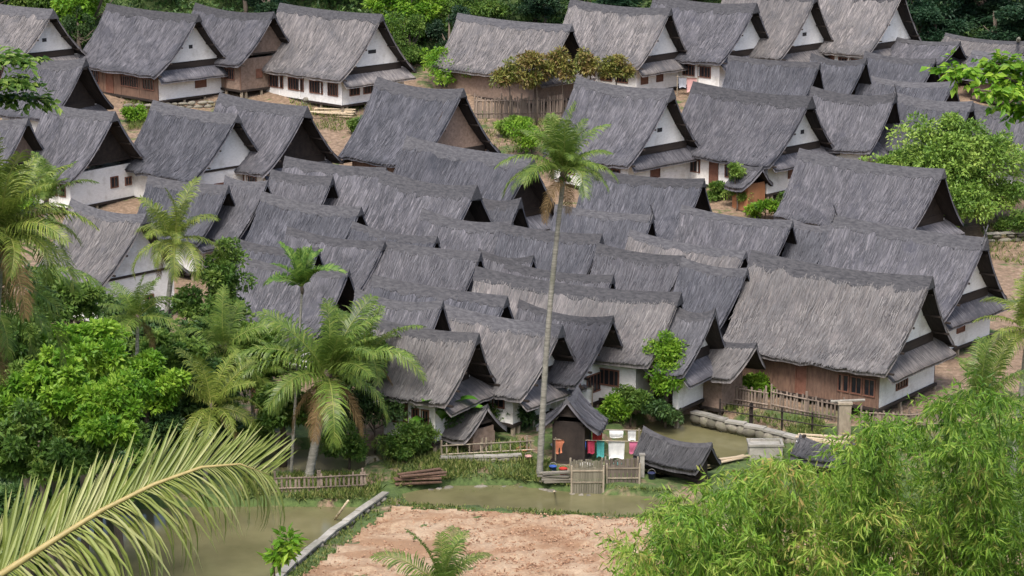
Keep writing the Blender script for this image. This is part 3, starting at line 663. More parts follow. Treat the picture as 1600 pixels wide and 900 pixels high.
def tree(name, label, cat, crown_px, rpx, mat, Y=None, base_px=None, nclump=60, nleaf=5000, cr=0.22, ll=0.2, lw=None, depth=1.0, key=None, group=None, seed=1, trunk_r=0.12, limbs=9, shell=0.55, droop=0.25, lean=0.0):
    if base_px is not None:
        bp = at_ground(*base_px); Y = bp.y
    c = at_Y(crown_px[0], crown_px[1], Y); m = mpp(c); rx, rz = rpx[0] * m, rpx[1] * m
    bx = c.x + lean; gz = ground_z(Y)
    t = empty(name, (bx, Y, gz)); tag(t, label, cat, group)
    if key is not None and key in CROWNS: me, C, (r0x, r0z) = CROWNS[key]
    else:
        me, C = crown_mesh(seed, rx, rx * depth, rz, nclump, nleaf, cr * min(rx, rz) + 0.12, ll, lw or ll * 0.5, LM[mat], shell, droop)
        r0x, r0z = rx, rz
        if key is not None: CROWNS[key] = (me, C, (rx, rz))
    sx, sz = rx / r0x, rz / r0z
    cc = Vector((c.x - bx, 0, c.z - gz))
    o = link('crown', me, t, cc, (0, 0, (seed * 1.7) % 6.28 if key is not None else 0)); o.scale = (sx, sx, sz)
    mb = MB(); h = max(cc.z, 0.3)
    low = cc + Vector((0, 0, -0.45 * rz))
    if low.z < 0.15: low.z = 0.15
    mb.tube([(0, 0, -0.3), Vector((0.03 * h, 0.02 * h, 0)) + low * 0.5, low, cc + Vector((0, 0, 0.3 * rz))], [trunk_r * 1.3, trunk_r, trunk_r * 0.8, trunk_r * 0.3], 7)
    if limbs:
        for q in C[:limbs]:
            e = cc + Vector((q[0] * sx, q[1] * sx, q[2] * sz)) * 0.92
            mb.tube([low + (cc - low) * random.uniform(0, .5), low.lerp(e, 0.5) + Vector((0, 0, -0.05 * rz)), e], [trunk_r * 0.5, trunk_r * 0.33, trunk_r * 0.12], 5)
    mb.build('trunk', M['wood'], t, smooth=True)
    return t

# ---- palm fronds: a stalk and two combs of leaflets in one frond
def frond_mesh(seed, length, e0, bend, nl, leaf_l, mat, hang=0.5, wd=0.05, vee=0.4, twist=0.0):
    rng = np.random.default_rng(seed)
    K = 14; pts = [np.zeros(3)]; a = e0; tang = []
    for i in range(K):
        s = i / K; a = e0 - bend * (s ** 1.4)
        tdir = np.array([math.cos(a), 0, math.sin(a)]); tang.append(tdir); pts.append(pts[-1] + tdir * length / K)
    pts = np.array(pts); tang.append(tang[-1]); tang = np.array(tang)
    mb = MB(); mb.tube([tuple(p) for p in pts], [max(0.006, 0.035 * (1 - 0.85 * i / K)) * length / 3.5 for i in range(K + 1)], 4)
    VV = [np.array(mb.v)]; FF4 = [np.array(mb.f4)]; FF3 = [np.array(mb.f3)]; tt = [np.full(len(mb.v), 0.9)]; n0 = len(mb.v)
    s = np.linspace(0.12, 1.0, nl); base = np.stack([np.interp(s * K, np.arange(K + 1), pts[:, j]) for j in range(3)], -1)
    T = unit(np.stack([np.interp(s * K, np.arange(K + 1), tang[:, j]) for j in range(3)], -1))
    Sd = np.array([0, 1.0, 0]); Up = np.cross(T, Sd); Up *= np.sign(Up[:, 2:3] + 1e-6)
    for side in (-1, 1):
        n = nl; l = leaf_l * np.sin(np.pi * np.clip(0.16 + 0.78 * s, 0, 1)) ** 0.6 * rng.uniform(0.8, 1.12, n)
        fwd = 0.35 + 0.75 * s ** 2
        D0 = unit(Sd * side * 1.0 + T * fwd[:, None] + Up * vee + rng.normal(0, 0.08, (n, 3)))
        D1 = unit(D0 + np.array([0, 0, -1.0]) * hang * rng.uniform(0.6, 1.5, (n, 1)))
        D2 = unit(D1 + np.array([0, 0, -1.0]) * hang * 1.3 * rng.uniform(0.6, 1.5, (n, 1)))
        m1 = base + D0 * l[:, None] * 0.34; m2 = m1 + D1 * l[:, None] * 0.36; tp = m2 + D2 * l[:, None] * 0.32
        W = unit(np.cross(D0, np.cross(T, D0) + 0.3 * Up)) * wd
        W2 = unit(np.cross(D1, Up + 0.01)) * wd * 0.9
        V = np.stack([base - T * wd * 0.3, base + T * wd * 0.3, m1 - T * wd * 0.5, m1 + T * wd * 0.5, m2 - T * wd * 0.42, m2 + T * wd * 0.42, tp], 1).reshape(-1, 3)
        I = np.arange(n)[:, None] * 7 + n0
        FF4.append(np.concatenate([I + np.array([[0, 1, 3, 2]]), I + np.array([[2, 3, 5, 4]])])); FF3.append(I + np.array([[4, 5, 6]]))
        VV.append(V); tt.append(np.repeat(np.clip(rng.normal(0.45, 0.2, n), 0, 1), 7)); n0 += 7 * n
    return np_mesh('frond', np.concatenate(VV), [np.concatenate(FF4), np.concatenate(FF3)], [mat], tint=np.concatenate(tt))
FR = {}
def get_frond(style, k):
    """eight ages of frond, from the upright spear to the hanging old leaf, each 3.5 m long"""
    if (style, k) not in FR:
        a = k / 7.0
        e0 = rad(86 - 92 * a); bend = rad(25 + 75 * min(1, a * 1.3))
        if style == 'areca': e0 = rad(88 - 48 * a); bend = rad(15 + 75 * a)
        mat = LM['dead'] if k >= 8 else {'coco': LM['palm'], 'areca': LM['mid'], 'yellow': LM['palm_y'], 'near': LM['palm_front']}[style]
        if k == 8: e0, bend = rad(-35), rad(60)
        FR[(style, k)] = frond_mesh(40 + k + len(style) * 10, 3.5, e0, bend, 52 if style != 'areca' else 30, 0.95 if style != 'areca' else 0.7, mat,
                                    0.35 + 0.35 * min(a, 1) if style != 'areca' else 0.2, 0.055 if style != 'areca' else 0.13, 0.35 if style != 'areca' else 0.55)
    return FR[(style, k)]
def palm(label, crown, base=None, Y=None, fl=100, n=22, style='coco', trunk_r=0.16, dead=2, seed=1, group='palms', cat='palm', name='coconut_palm', nuts=0, ages=(0, 7), bow=0.0, foot=-0.4):
    rng = np.random.default_rng(seed)
    if base is not None: bp = at_ground(*base); Y = bp.y
    c = at_Y(crown[0], crown[1], Y)
    if base is None: bp = Vector((c.x + foot, Y, ground_z(Y)))
    t = empty(name, bp); tag(t, label, cat, group)
    top = c - bp; L_m = fl * mpp(c); sc = L_m / 3.5
    K = 44; pts = []
    for i in range(K + 1):
        s = i / K; p = top * s; p = Vector((p.x + bow * math.sin(math.pi * s), p.y, p.z)); pts.append(p)
    pts[0].z -= 0.3
    rr = [trunk_r * (1.25 if i == 0 else 1.0 - 0.35 * i / K) * (1 + 0.09 * (i % 2) + rng.normal(0, .02)) for i in range(K + 1)]
    MB().tube(pts, rr, 9).build('trunk', M['bark'], t, smooth=True)
    MB().tube([top + Vector((0, 0, -0.35 * sc)), top, top + Vector((0, 0, 0.35 * sc))], [trunk_r * 0.75, trunk_r * 1.25, trunk_r * 0.5], 8).build('crown_shaft', M['wood'], t, smooth=True)
    for i in range(n):
        a = ages[0] + (ages[1] - ages[0]) * i / max(1, n - 1)
        k = int(round(np.clip(a + rng.normal(0, 0.3), 0, 7)))
        o = link('frond', get_frond(style, k), t, top + Vector((0, 0, 0.1)), (rng.normal(0, 0.2), rng.normal(0, 0.14), i * 2.39996 + rng.normal(0, 0.35)))
        o.scale = (sc * rng.uniform(0.7, 1.15),) * 3
    for i in range(dead):
        o = link('dry_frond', get_frond(style, 8), t, top, (0, 0, i * 2.6 + 0.4 + seed)); o.scale = (sc * 0.8,) * 3
    for i in range(nuts):
        a = i * 2.1; mb = MB()
        bpy_pts = [(0, 0, -.14), (0, 0, -.08), (0, 0, 0.02), (0, 0, .1), (0, 0, .15)]
        mb.tube(bpy_pts, [.02, .1, .13, .09, .015], 7); mb.build('coconut', LM['palm_y'], t, top + Vector((0.22 * math.cos(a), 0.22 * math.sin(a), -0.25)), smooth=True)
    return t

# ---- the forest on the slope behind the village
rf = random.Random(3)
k = 0
forest = [(140, 10, 60, 70, 'bright', 191), (60, -40, 80, 70, 'mid', 196), (235, -70, 90, 80, 'dark', 198), (380, -40, 80, 60, 'dark', 194), (330, -60, 70, 70, 'mid', 200), (620, 20, 60, 60, 'bright', 190), (672, 45, 55, 65, 'mid', 192), (700, 5, 60, 60, 'dark', 195),
          (770, -10, 60, 50, 'mid', 192), (835, 0, 60, 45, 'dark', 193), (920, -30, 70, 60, 'dark', 196), (985, -20, 60, 50, 'mid', 192), (1085, -60, 80, 60, 'mid', 198), (1200, -90, 90, 70, 'mid', 199), (1340, -90, 80, 70, 'dark', 199), (1440, -10, 60, 70, 'forest', 190), (1480, 10, 70, 65, 'forest', 192), (1540, -15, 70, 70, 'forest', 194), (1610, 5, 80, 70, 'forest', 191), (560, -60, 90, 60, 'mid', 198), (470, -70, 90, 60, 'dark', 198), (1690, -10, 80, 80, 'forest', 196), (-40, -20, 80, 80, 'dark', 194), (640, 62, 48, 46, 'mid', 187), (702, 52, 34, 44, 'forest', 188), (122, 48, 34, 40, 'dark', 188), (1462, 44, 44, 36, 'forest', 188), (1556, 40, 50, 34, 'forest', 188), (420, -8, 40, 40, 'forest', 189), (850, -2, 50, 34, 'forest', 190), (960, -8, 50, 30, 'forest', 191)]
desc = {'bright': 'bright green', 'mid': 'mid green', 'dark': 'dark green', 'forest': 'very dark blue green'}
where = ['between the leftmost two far white gables', 'over the leftmost far roof', 'rising over the far left large ridge', 'above the bare brown gable', 'over the gap left of the brown gable', 'right of the railed white house',
         'behind the bright bushes near the pale roof', 'just left of the pale roof', 'over the left end of the pale roof', 'over the right end of the pale roof', 'above the white porch house', 'at the right end of the white porch ridge',
         'above the first of the three top gables', 'above the second of the three top gables', 'above the house nearest the forest', 'hard against the last top gable', 'above the low grey sheds', 'left of the pale pole', 'around the pale pole at the right edge',
         'above the railed white house', 'over the left end of the railed house ridge', 'beyond the right edge behind the sheds', 'beyond the left edge behind the first roof', 'low beside the right gable of the railed house', 'in the dark gap left of the pale roof', 'low between the leftmost two far gables', 'low beside the last top gable', 'low behind the grey sheds left of the pole', 'between the brown gable and the railed house', 'behind the middle of the pale roof', 'behind the white porch ridge middle']
for (x, y, rx, rz, mt, Y), wh in zip(forest, where):
    k += 1
    tree('forest_tree', '%s forest tree %s' % (desc[mt], wh), 'tree', (x, y), (rx, rz), mt, Y=Y, nclump=70, nleaf=7500, ll=0.34, lw=0.2, cr=0.2, key='forest_' + mt, group='trees of the forest edge', seed=k, trunk_r=0.2, shell=0.5)

# the low growth under them reads as one mass
ru = np.random.default_rng(17); nu_ = 60000
q = np.stack([ru.uniform(-60, 60, nu_), 186.5 + 34 * ru.uniform(0, 1, nu_) ** 1.3], -1)
lump = np.sin(q[:, 0] * .7 + 2 * np.sin(q[:, 1] * .35)) * np.sin(q[:, 1] * .8 + q[:, 0] * .2)
P = np.stack([q[:, 0], q[:, 1], np.interp(q[:, 1], GY, GZ) + ru.uniform(0, 1, nu_) * (1.3 + 0.9 * lump)], -1)
V, F, tt = leaf_arrays(ru, P, ru.normal(0, .7, (nu_, 3)) + np.array([0, -.2, .35]), ru.uniform(.3, .65, nu_), ru.uniform(.15, .3, nu_), np.clip(.5 + .3 * lump + ru.normal(0, .2, nu_), 0, 1))
tag(link('undergrowth', np_mesh('undergrowth', V, [F], [LM['dark']], tint=tt)), 'dark leafy undergrowth on the slope behind the far houses', 'undergrowth', kind='stuff')
# ---- trees and bushes between the houses
tree('broadleaf_tree', 'round light green tree standing over the roofs near the right edge', 'tree', (1484, 276), (128, 94), 'pale', base_px=(1500, 366), nclump=300, nleaf=44000, ll=0.28, lw=0.16, cr=0.2, seed=31, trunk_r=0.18, shell=0.25, depth=0.8)
tree('broadleaf_tree', 'dark leafy tree behind the left palm trunk', 'tree', (335, 465), (58, 88), 'mid', base_px=(335, 640), nclump=70, nleaf=9000, ll=0.26, lw=0.15, seed=32, shell=0.35)
tree('broadleaf_tree', 'small dense dark tree under the left palms', 'tree', (325, 575), (75, 75), 'dark', base_px=(330, 690), nclump=70, nleaf=8000, ll=0.28, lw=0.15, seed=33, shell=0.35)
tree('broadleaf_tree', 'upright bright green bush in front of the small white gable', 'bush', (1040, 572), (34, 52), 'bright', base_px=(1038, 652), nclump=120, nleaf=8000, ll=0.2, lw=0.11, seed=34, shell=0.3)
for i, (x, y, rx, rz, mt, lab) in enumerate([(985, 632, 42, 30, 'mid', 'rounded green shrub at the pond corner beside the small hut'), (1040, 634, 38, 30, 'dark', 'dark shrub below the upright bright bush'), (950, 640, 26, 26, 'bright', 'light green shrub at the right wall of the small hut'),
        (800, 642, 40, 32, 'dark', 'dark shrub left of the palm foot under the front gable'), (748, 650, 34, 26, 'mid', 'green shrub right of the banana plant'),
        (585, 655, 55, 52, 'dark', 'dark bush right of the thick palm trunk'), (630, 690, 40, 35, 'mid', 'low bush at the corner of the channel'), (545, 690, 36, 40, 'mid', 'bush on the bank beside the thick palm trunk'),
        (400, 690, 46, 28, 'mid', 'low bush behind the back pond on the left'), (330, 660, 60, 36, 'dark', 'dark bush left of the back pond'), (590, 600, 55, 45, 'dark', 'tall dark bush behind the right fronds of the bushy palm'), (660, 630, 40, 36, 'mid', 'bush left of the banana plant'), (712, 672, 34, 30, 'dark', 'dark shrub at the left end of the short capped kerb'), (668, 690, 30, 26, 'mid', 'shrub at the foot of the banana plant')]):
    tree('shrub', lab, 'shrub', (x, y), (rx, rz), mt, base_px=(x, y + rz * 0.85), nclump=36, nleaf=3200, ll=0.2, lw=0.11, cr=0.28, seed=50 + i, limbs=5, trunk_r=0.05, group='shrubs round the ponds', shell=0.3)
for i, (x, y, rx, rz, mt, lab) in enumerate([(690, 108, 48, 30, 'bright', 'bright green bush left of the bronze shrubs'), (735, 125, 26, 22, 'mid', 'green bush where the wattle fence begins'), (830, 216, 36, 32, 'bright', 'bright green bush left of the tall palm crown'),
        (1196, 326, 26, 18, 'bright', 'bright low bush in front of the orange walled shed'), (1236, 314, 26, 22, 'mid', 'dark green bush right of the orange walled shed'), (1275, 335, 20, 12, 'pale', 'pale low bush left of the ridge horns'),
        (222, 262, 16, 14, 'bright', 'bright bush between the two left white houses'), (1195, 597, 32, 20, 'bright', 'bright bush on the fence by the shed'), (20, 300, 42, 50, 'bright', 'bright green bush at the left edge below the dark brown gable'), (215, 178, 18, 14, 'bright', 'small bright bush below the far left large house'), (560, 196, 20, 14, 'mid', 'small bush on the bare earth left of the brown gable'), (790, 200, 22, 16, 'pale', 'pale bush at the foot of the wattle fence'), (1590, 345, 34, 26, 'mid', 'mid green bush at the right edge behind the long roof'), (1420, 340, 30, 22, 'mid', 'bush under the left side of the round tree'), (1120, 300, 22, 16, 'mid', 'bush at the black rounded gable'), (455, 255, 20, 12, 'mid', 'bush between the packed roofs and the window band')]):
    tree('shrub', lab, 'shrub', (x, y), (rx, rz), mt, base_px=(x, y + rz * 0.9), nclump=30, nleaf=2600, ll=0.22, lw=0.12, cr=0.28, seed=80 + i, limbs=5, trunk_r=0.05, group='shrubs between the houses', shell=0.3)
for i, (x, y, rx, rz, lab) in enumerate([(795, 108, 36, 34, 'first bronze and yellow shrub from the left in the row'), (838, 118, 30, 32, 'second bronze and yellow shrub from the left in the row'), (878, 108, 30, 34, 'third bronze and yellow shrub, middle of the row'), (922, 98, 24, 26, 'fourth bronze and yellow shrub, before the white porch'), (962, 102, 22, 26, 'last bronze and yellow shrub, beside the white porch wall')]):
    tree('croton_shrub', lab, 'shrub', (x, y), (rx, rz), 'croton', Y=170 + i, nclump=34, nleaf=2600, ll=0.3, lw=0.14, cr=0.26, seed=100 + i, limbs=8, trunk_r=0.06, group='row of bronze shrubs', shell=0.35)
tree('conifer_tree', 'slim olive tree standing left of the orange walled shed', 'tree', (1152, 290), (22, 42), 'pale', base_px=(1152, 330), nclump=26, nleaf=2600, ll=0.2, lw=0.08, seed=120, trunk_r=0.06, shell=0.2)

# ---- the near trees at the left
for i, (x, y, rx, rz, mt, Y, lab) in enumerate([
        (110, 560, 95, 62, 'bright', 86, 'bright green tree top under the hanging fronds on the left'), (225, 605, 62, 48, 'bright', 103, 'bright green tree top touching the left palm trunk'),
        (40, 650, 110, 70, 'bright', 92, 'bright green tree top at the left edge above the big frond'), (165, 680, 90, 60, 'mid', 101, 'mid green tree top just above the big frond tip'), (20, 560, 70, 70, 'mid', 84, 'mid green tree top against the left edge'), (62, 705, 120, 56, 'mid', 79, 'yellow green leafy tree top just above the root of the big frond'), (165, 648, 84, 50, 'bright', 80, 'bright green tree top in front of the slanting palm foot'), (70, 610, 80, 50, 'bright', 81, 'bright green tree top below the hanging fronds'),
        (255, 665, 55, 50, 'dark', 104, 'dark tree top between the bright one and the back pond'), (60, 760, 120, 60, 'dark', 92, 'dark tree top behind the big frond'), (190, 520, 62, 55, 'dark', 110, 'dark tree left of the slanting palm trunk, below the bluish gable'), (300, 615, 62, 48, 'dark', 106, 'dark tree right of the slanting palm foot'), (405, 560, 48, 52, 'pale', 110, 'pale green tree left of the slim palm'), (440, 640, 52, 44, 'mid', 107, 'mid green tree behind the slim palm trunk'), (150, 745, 100, 46, 'mid', 98, 'mid green tree top under the big frond middle'), (255, 560, 50, 50, 'mid', 107, 'mid green tree crossing the slanting palm trunk'), (90, 470, 70, 46, 'mid', 100, 'mid green tree top behind the hanging fronds'), (560, 560, 52, 44, 'mid', 109, 'mid green tree right of the bushy palm crown'), (0, 840, 90, 70, 'dark', 88, 'dark tree top under the root of the big frond')]):
    tree('broadleaf_tree', lab, 'tree', (x, y), (rx, rz), mt, Y=Y, nclump=110, nleaf=12000, ll=0.26, lw=0.15, cr=0.17, seed=140 + i, trunk_r=0.16, group='tree tops on the left', shell=0.35)
tree('sapling', 'light green sapling with broad leaves in front of the left pond', 'sapling', (425, 848), (30, 44), 'bright', Y=89, nclump=9, nleaf=200, ll=0.5, lw=0.22, cr=0.3, seed=160, trunk_r=0.04, limbs=10, shell=0.2)

# ---- palms
palm('tall coconut palm with a bare pale trunk rising in front of the roofs', (881, 272), (843, 744), fl=108, n=28, ages=(0, 5.8), trunk_r=0.155, dead=2, seed=1, nuts=5, bow=-0.15)
palm('coconut palm with pale slanting trunk in front of the bluish left gable', (273, 378), (236, 640), fl=98, n=18, style='yellow', trunk_r=0.16, dead=1, seed=2, bow=0.1)
palm('slim upright palm with broad leaf combs left of the bushy palm', (472, 452), (455, 738), fl=78, n=15, style='areca', trunk_r=0.08, dead=0, seed=3, name='areca_palm')
palm('bushy coconut palm with thick short trunk and brown skirt beside the back pond', (512, 590), (482, 748), fl=135, n=26, trunk_r=0.22, dead=5, seed=4, ages=(0, 6.4))
palm('second palm crown hanging in at the left edge, lower and greener', (-40, 470), Y=70, fl=180, n=30, style='coco', trunk_r=0.2, dead=2, seed=15)
palm('palm crown with hanging yellow green fronds at the left edge', (0, 372), Y=66, foot=-2.2, fl=175, n=36, style='yellow', trunk_r=0.2, dead=2, seed=5)
palm('young palm with upright fronds below the blue clothes on the left', (72, 318), Y=112, fl=78, n=13, style='coco', trunk_r=0.12, dead=0, seed=6, ages=(0, 4.5))
palm('low dark palm among the leaves left of the slanting trunk', (215, 500), Y=104, fl=88, n=16, style='coco', trunk_r=0.12, dead=1, seed=7)
palm('small palm whose frond tips rise into view over the field', (690, 925), Y=64, fl=110, n=16, style='coco', trunk_r=0.14, dead=0, seed=8, ages=(0, 5))
palm('palm with drooping light fronds at the right edge', (1606, 520), Y=104, fl=95, n=20, style='yellow', trunk_r=0.16, dead=1, seed=9)
palm('low palm rising out of the bamboo near the right edge', (1535, 640), Y=60, fl=105, n=20, style='coco', trunk_r=0.15, dead=1, seed=10)
palm('short yellowish palm between the left pond and the slim palm', (330, 640), Y=104, fl=100, n=16, style='yellow', trunk_r=0.12, dead=2, seed=22)
palm('dark green palm right of the bushy palm, in front of the front left roofs', (572, 560), (566, 700), fl=105, n=18, style='coco', trunk_r=0.12, dead=1, seed=25)
palm('green palm rising right of the slanting palm foot', (352, 548), (348, 700), fl=95, n=17, style='coco', trunk_r=0.11, dead=1, seed=26)
palm('low palm between the back bushes left of the slim palm', (395, 590), (395, 690), fl=90, n=14, style='coco', trunk_r=0.12, dead=1, seed=11)

# ---- the big near frond at the lower left: every leaflet a piece of its own
Yn = 21.0
cr0 = at_Y(-70, 985, Yn - 0.4)
np_palm = empty('coconut_palm', (cr0.x, cr0.y, ground_z(cr0.y))); tag(np_palm, 'near coconut palm whose big frond sweeps in from the lower left corner', 'palm', 'palms')
topn = Vector((0, 0, cr0.z - ground_z(cr0.y)))
MB().tube([(0.3, 0, -0.3), (0.1, 0, topn.z * 0.5), topn], [0.2, 0.15, 0.13], 9).build('trunk', M['bark'], np_palm, smooth=True)
ctrl = [(-90, 985, Yn - .4), (-10, 905, Yn - .2), (75, 850, Yn), (160, 797, Yn + .2), (240, 757, Yn + .4), (315, 730, Yn + .6), (375, 725, Yn + .75), (420, 742, Yn + .85)]
rp = [at_Y(*q) - Vector((cr0.x, cr0.y, ground_z(cr0.y))) for q in ctrl]
fo = MB().tube(rp, [.04, .036, .03, .025, .02, .015, .01, .004], 7).build('frond', plain_mat('frond_stalk', (0.27, 0.22, 0.09), (0.40, 0.32, 0.14), 6, (1, 1, 1), 0.5, 0.1), np_palm, smooth=True)
rngn = np.random.default_rng(77)
RPn = np.array([tuple(p) for p in rp]); seg = np.concatenate([[0], np.cumsum(np.linalg.norm(np.diff(RPn, axis=0), axis=1))]); Ltot = seg[-1]
leaf_bank = {}
def near_leaflet(kind, variant):
    """a folded strap leaf along +X, 1 m long, bending to -Z"""
    if (kind, variant) in leaf_bank: return leaf_bank[(kind, variant)]
    rg = np.random.default_rng(variant + 10 * kind)
    K = 6; bend = (0.25, 1.15)[kind] * rg.uniform(0.8, 1.3); a = 0.0; p = np.zeros(2); P = [p.copy()]
    for i in range(K):
        a -= bend / K; p = p + np.array([math.cos(a), math.sin(a)]) / K; P.append(p.copy())
    wv = np.array([0.35, 0.85, 1.0, 0.95, 0.75, 0.45, 0.03]) * 0.023
    V = []
    for i, (x, z) in enumerate(P): V += [(x, -wv[i], z + wv[i] * 0.5), (x, 0, z), (x, wv[i], z + wv[i] * 0.5)]
    F = []
    for i in range(K): F += [(3 * i, 3 * i + 3, 3 * i + 4, 3 * i + 1), (3 * i + 1, 3 * i + 4, 3 * i + 5, 3 * i + 2)]
    tint = np.clip(np.full(len(V), rg.uniform(0.15, 0.9)), 0, 1)
    leaf_bank[(kind, variant)] = np_mesh('leaflet', np.array(V), [np.array(F)], [LM['palm_front']], tint=tint)
    return leaf_bank[(kind, variant)]
for i in range(150):
    s = 0.10 + 0.9 * i / 149
    d = s * Ltot; b_ = Vector([float(np.interp(d, seg, RPn[:, j])) for j in range(3)]); b2 = Vector([float(np.interp(min(d + .05, Ltot), seg, RPn[:, j])) for j in range(3)])
    if (b2 - b_).length < 1e-4: continue
    T = (b2 - b_).normalized()
    for kind in (0, 1):
        if kind == 0: D = Vector((0.12 + 0.55 * s * s, 0.75, 1.0)) + T * (0.15 + 0.6 * s * s); ln = 0.92 * (1 - 0.62 * s) + 0.14
        else: D = Vector((0.7, -0.6, -0.55)) + T * (0.25 + 0.5 * s); ln = 1.35 * (1 - 0.5 * s)
        D = (D + Vector(rngn.normal(0, 0.15, 3))).normalized()
        up = Vector((0, 0, 1)) if kind else Vector((0.3, -0.8, 0.4))
        yv = up.cross(D).normalized(); zv = D.cross(yv)
        mt = Matrix((D, yv, zv)).transposed().to_4x4(); mt.translation = b_
        o = link('leaflet', near_leaflet(kind, int(rngn.integers(0, 6))), fo); o.matrix_local = mt @ Matrix.Scale(ln * rngn.uniform(0.65, 1.18), 4)
for i in range(6):
    o = link('frond', get_frond('near', int(i % 4) + 3), np_palm, topn, (0, 0, 2.3 + i * 0.52)); o.scale = (0.85,) * 3

# ---- bamboo on the slope at the lower right
rb = np.random.default_rng(5)
def y_top(x): return float(np.interp(x, [930, 1000, 1080, 1200, 1300, 1380, 1450, 1600, 1700], [866, 798, 757, 720, 698, 652, 622, 600, 596]))
mculm = plain_mat('green_culm', (0.16, 0.19, 0.05), (0.30, 0.30, 0.10), 3, (1, 1, 1), 0.5, 0.05)
clumps = [(1090, 'bamboo clump reaching lowest over the field, left part of the thicket', 58), (1265, 'bamboo clump in the middle of the lower right thicket', 54), (1440, 'tall bamboo clump left of the low palm', 42), (1590, 'bamboo clump filling the lower right corner', 40)]
for cxp, lab, nc in clumps:
    Yc = 33.0; foot = at_Y(cxp + 90, 900, Yc); foot.z = ground_z(Yc)
    cl = empty('bamboo_clump', foot); tag(cl, lab, 'bamboo', 'bamboo on the near slope')
    for i in range(nc):
        tx = cxp + rb.uniform(-135, 120); ty = y_top(tx) + 6 + (930 - y_top(tx)) * rb.uniform(0, 1) ** 1.15
        if tx < 945: continue
        tip = at_Y(tx, ty, Yc + rb.uniform(-3, 3)) - foot
        b0 = Vector((rb.normal(0, 0.35), rb.normal(0, 0.35), -0.2))
        side = Vector((rb.normal(-0.3, 0.6), rb.normal(0, 0.6), 0)); hgt = 0.35 + 0.6 * rb.uniform(0, 1)
        mid = b0.lerp(tip, 0.62) - side * 0.5; mid.z = tip.z + hgt * 0.1
        pts = []
        for k_ in range(15):
            s = k_ / 14; pts.append(b0 * (1 - s) ** 2 + mid * 2 * s * (1 - s) * 1.0 + tip * s * s)
        for k_ in range(15): pts[k_].z += 0.5 * math.sin(math.pi * (k_ / 14) ** 2) * hgt
        cu = MB().tube(pts, [max(0.004, 0.028 * (1 - (q / 14) ** 1.2)) for q in range(15)], 5).build('culm', mculm, cl, smooth=True)
        P_, D_, L_ = [], [], []
        PT = np.array([tuple(p) for p in pts]); sg = np.concatenate([[0], np.cumsum(np.linalg.norm(np.diff(PT, axis=0), axis=1))]); Lt = sg[-1]
        ntw = 60
        for q in range(ntw):
            d = Lt - 2.4 * rb.uniform(0, 1) ** 1.1
            bp_ = np.array([np.interp(d, sg, PT[:, j]) for j in range(3)])
            td = unit(rb.normal(0, 1, 3) * np.array([1, 1, 0.5]) + np.array([0, 0, 0.15])); tl = rb.uniform(0.15, 0.55)
            m = int(rb.integers(7, 13)); ss = rb.uniform(0.15, 1, m)
            pp = bp_ + td * tl * ss[:, None] + np.array([0, 0, -0.35]) * (tl * ss ** 2)[:, None]
            dd = td * 0.6 + rb.normal(0, 0.55, (m, 3)) + np.array([0, 0, -0.75])
            P_.append(pp); D_.append(dd)
        P_ = np.concatenate(P_); D_ = np.concatenate(D_); nl = len(P_)
        V, F, tt = leaf_arrays(rb, P_, D_, rb.uniform(0.10, 0.21, nl), rb.uniform(0.015, 0.036, nl), np.clip(0.5 * rb.uniform(0, 1) + 0.5 * rb.uniform(0, 1, nl) ** 1.2, 0, 1))
        tag(link('leaves', np_mesh('leaves', V, [F], [LM['bamboo']], tint=tt), cu), kind='stuff')

# ---- near branches leaning in at both upper edges
def branch_tree(label, foot_px, Y, limbs, mat, nleaf, ll, lw, seed):
    rg = np.random.default_rng(seed)
    f0 = at_Y(foot_px[0], foot_px[1], Y); gz = ground_z(Y); t = empty('broadleaf_tree', (f0.x, Y, gz)); tag(t, label, 'tree', 'near trees at the edges')
    o3 = Vector((f0.x, Y, gz)); MB().tube([(0, 0, -.3), (0.1, 0, (f0.z - gz) * .6), (0, 0, f0.z - gz + 1.0)], [.16, .12, .05], 8).build('trunk', M['wood'], t, smooth=True)
    for lm in limbs:
        P = [at_Y(x, y, Y + dy) - o3 for x, y, dy in lm]
        br = MB().tube(P, [0.035 * (1 - 0.8 * i / (len(P) - 1)) for i in range(len(P))], 6).build('branch', M['wood'], t, smooth=True)
        A = np.array([tuple(p) for p in P]); sg = np.linspace(0, 1, len(P))
        ntw = nleaf // 9; LP, LD = [], []
        for q in range(ntw):
            s = rg.uniform(0.25, 1.0); bp_ = np.array([np.interp(s, sg, A[:, j]) for j in range(3)])
            td = unit(rg.normal(0, 1, 3) * np.array([1, 1, .35])); tl = rg.uniform(0.08, 0.36); m = 9
            ss = np.linspace(0.2, 1, m); sdv = np.cross(td, [0, 0, 1.0]) * (np.arange(m) % 2 * 2 - 1)[:, None]
            LP.append(bp_ + td * tl * ss[:, None] + rg.normal(0, .01, (m, 3))); LD.append(sdv + td * 0.6 + rg.normal(0, .2, (m, 3)) + np.array([0, 0, -0.25]))
        LP = np.concatenate(LP); LD = np.concatenate(LD); n_ = len(LP)
        V, F, tt = leaf_arrays(rg, LP, LD, rg.uniform(.6, 1.2, n_) * ll, rg.uniform(.7, 1.2, n_) * lw, rg.uniform(0.1, 1, n_))
        tag(link('leaves', np_mesh('leaves', V, [F], [LM[mat]], tint=tt), br), kind='stuff')
branch_tree('near tree whose bright green branch leans in at the upper right', (1790, 240), 27, [[(1790, 230, 0), (1660, 150, .1), (1560, 118, .2), (1480, 108, .3)], [(1790, 230, 0), (1680, 180, 0), (1600, 150, -.1), (1530, 140, -.2)], [(1790, 230, 0), (1680, 120, 0.3), (1600, 105, .3), (1550, 98, .3)], [(1790, 260, 0), (1690, 200, 0.1), (1610, 172, .1), (1570, 165, .1)]], 'bright', 520, 0.13, 0.07, 9)
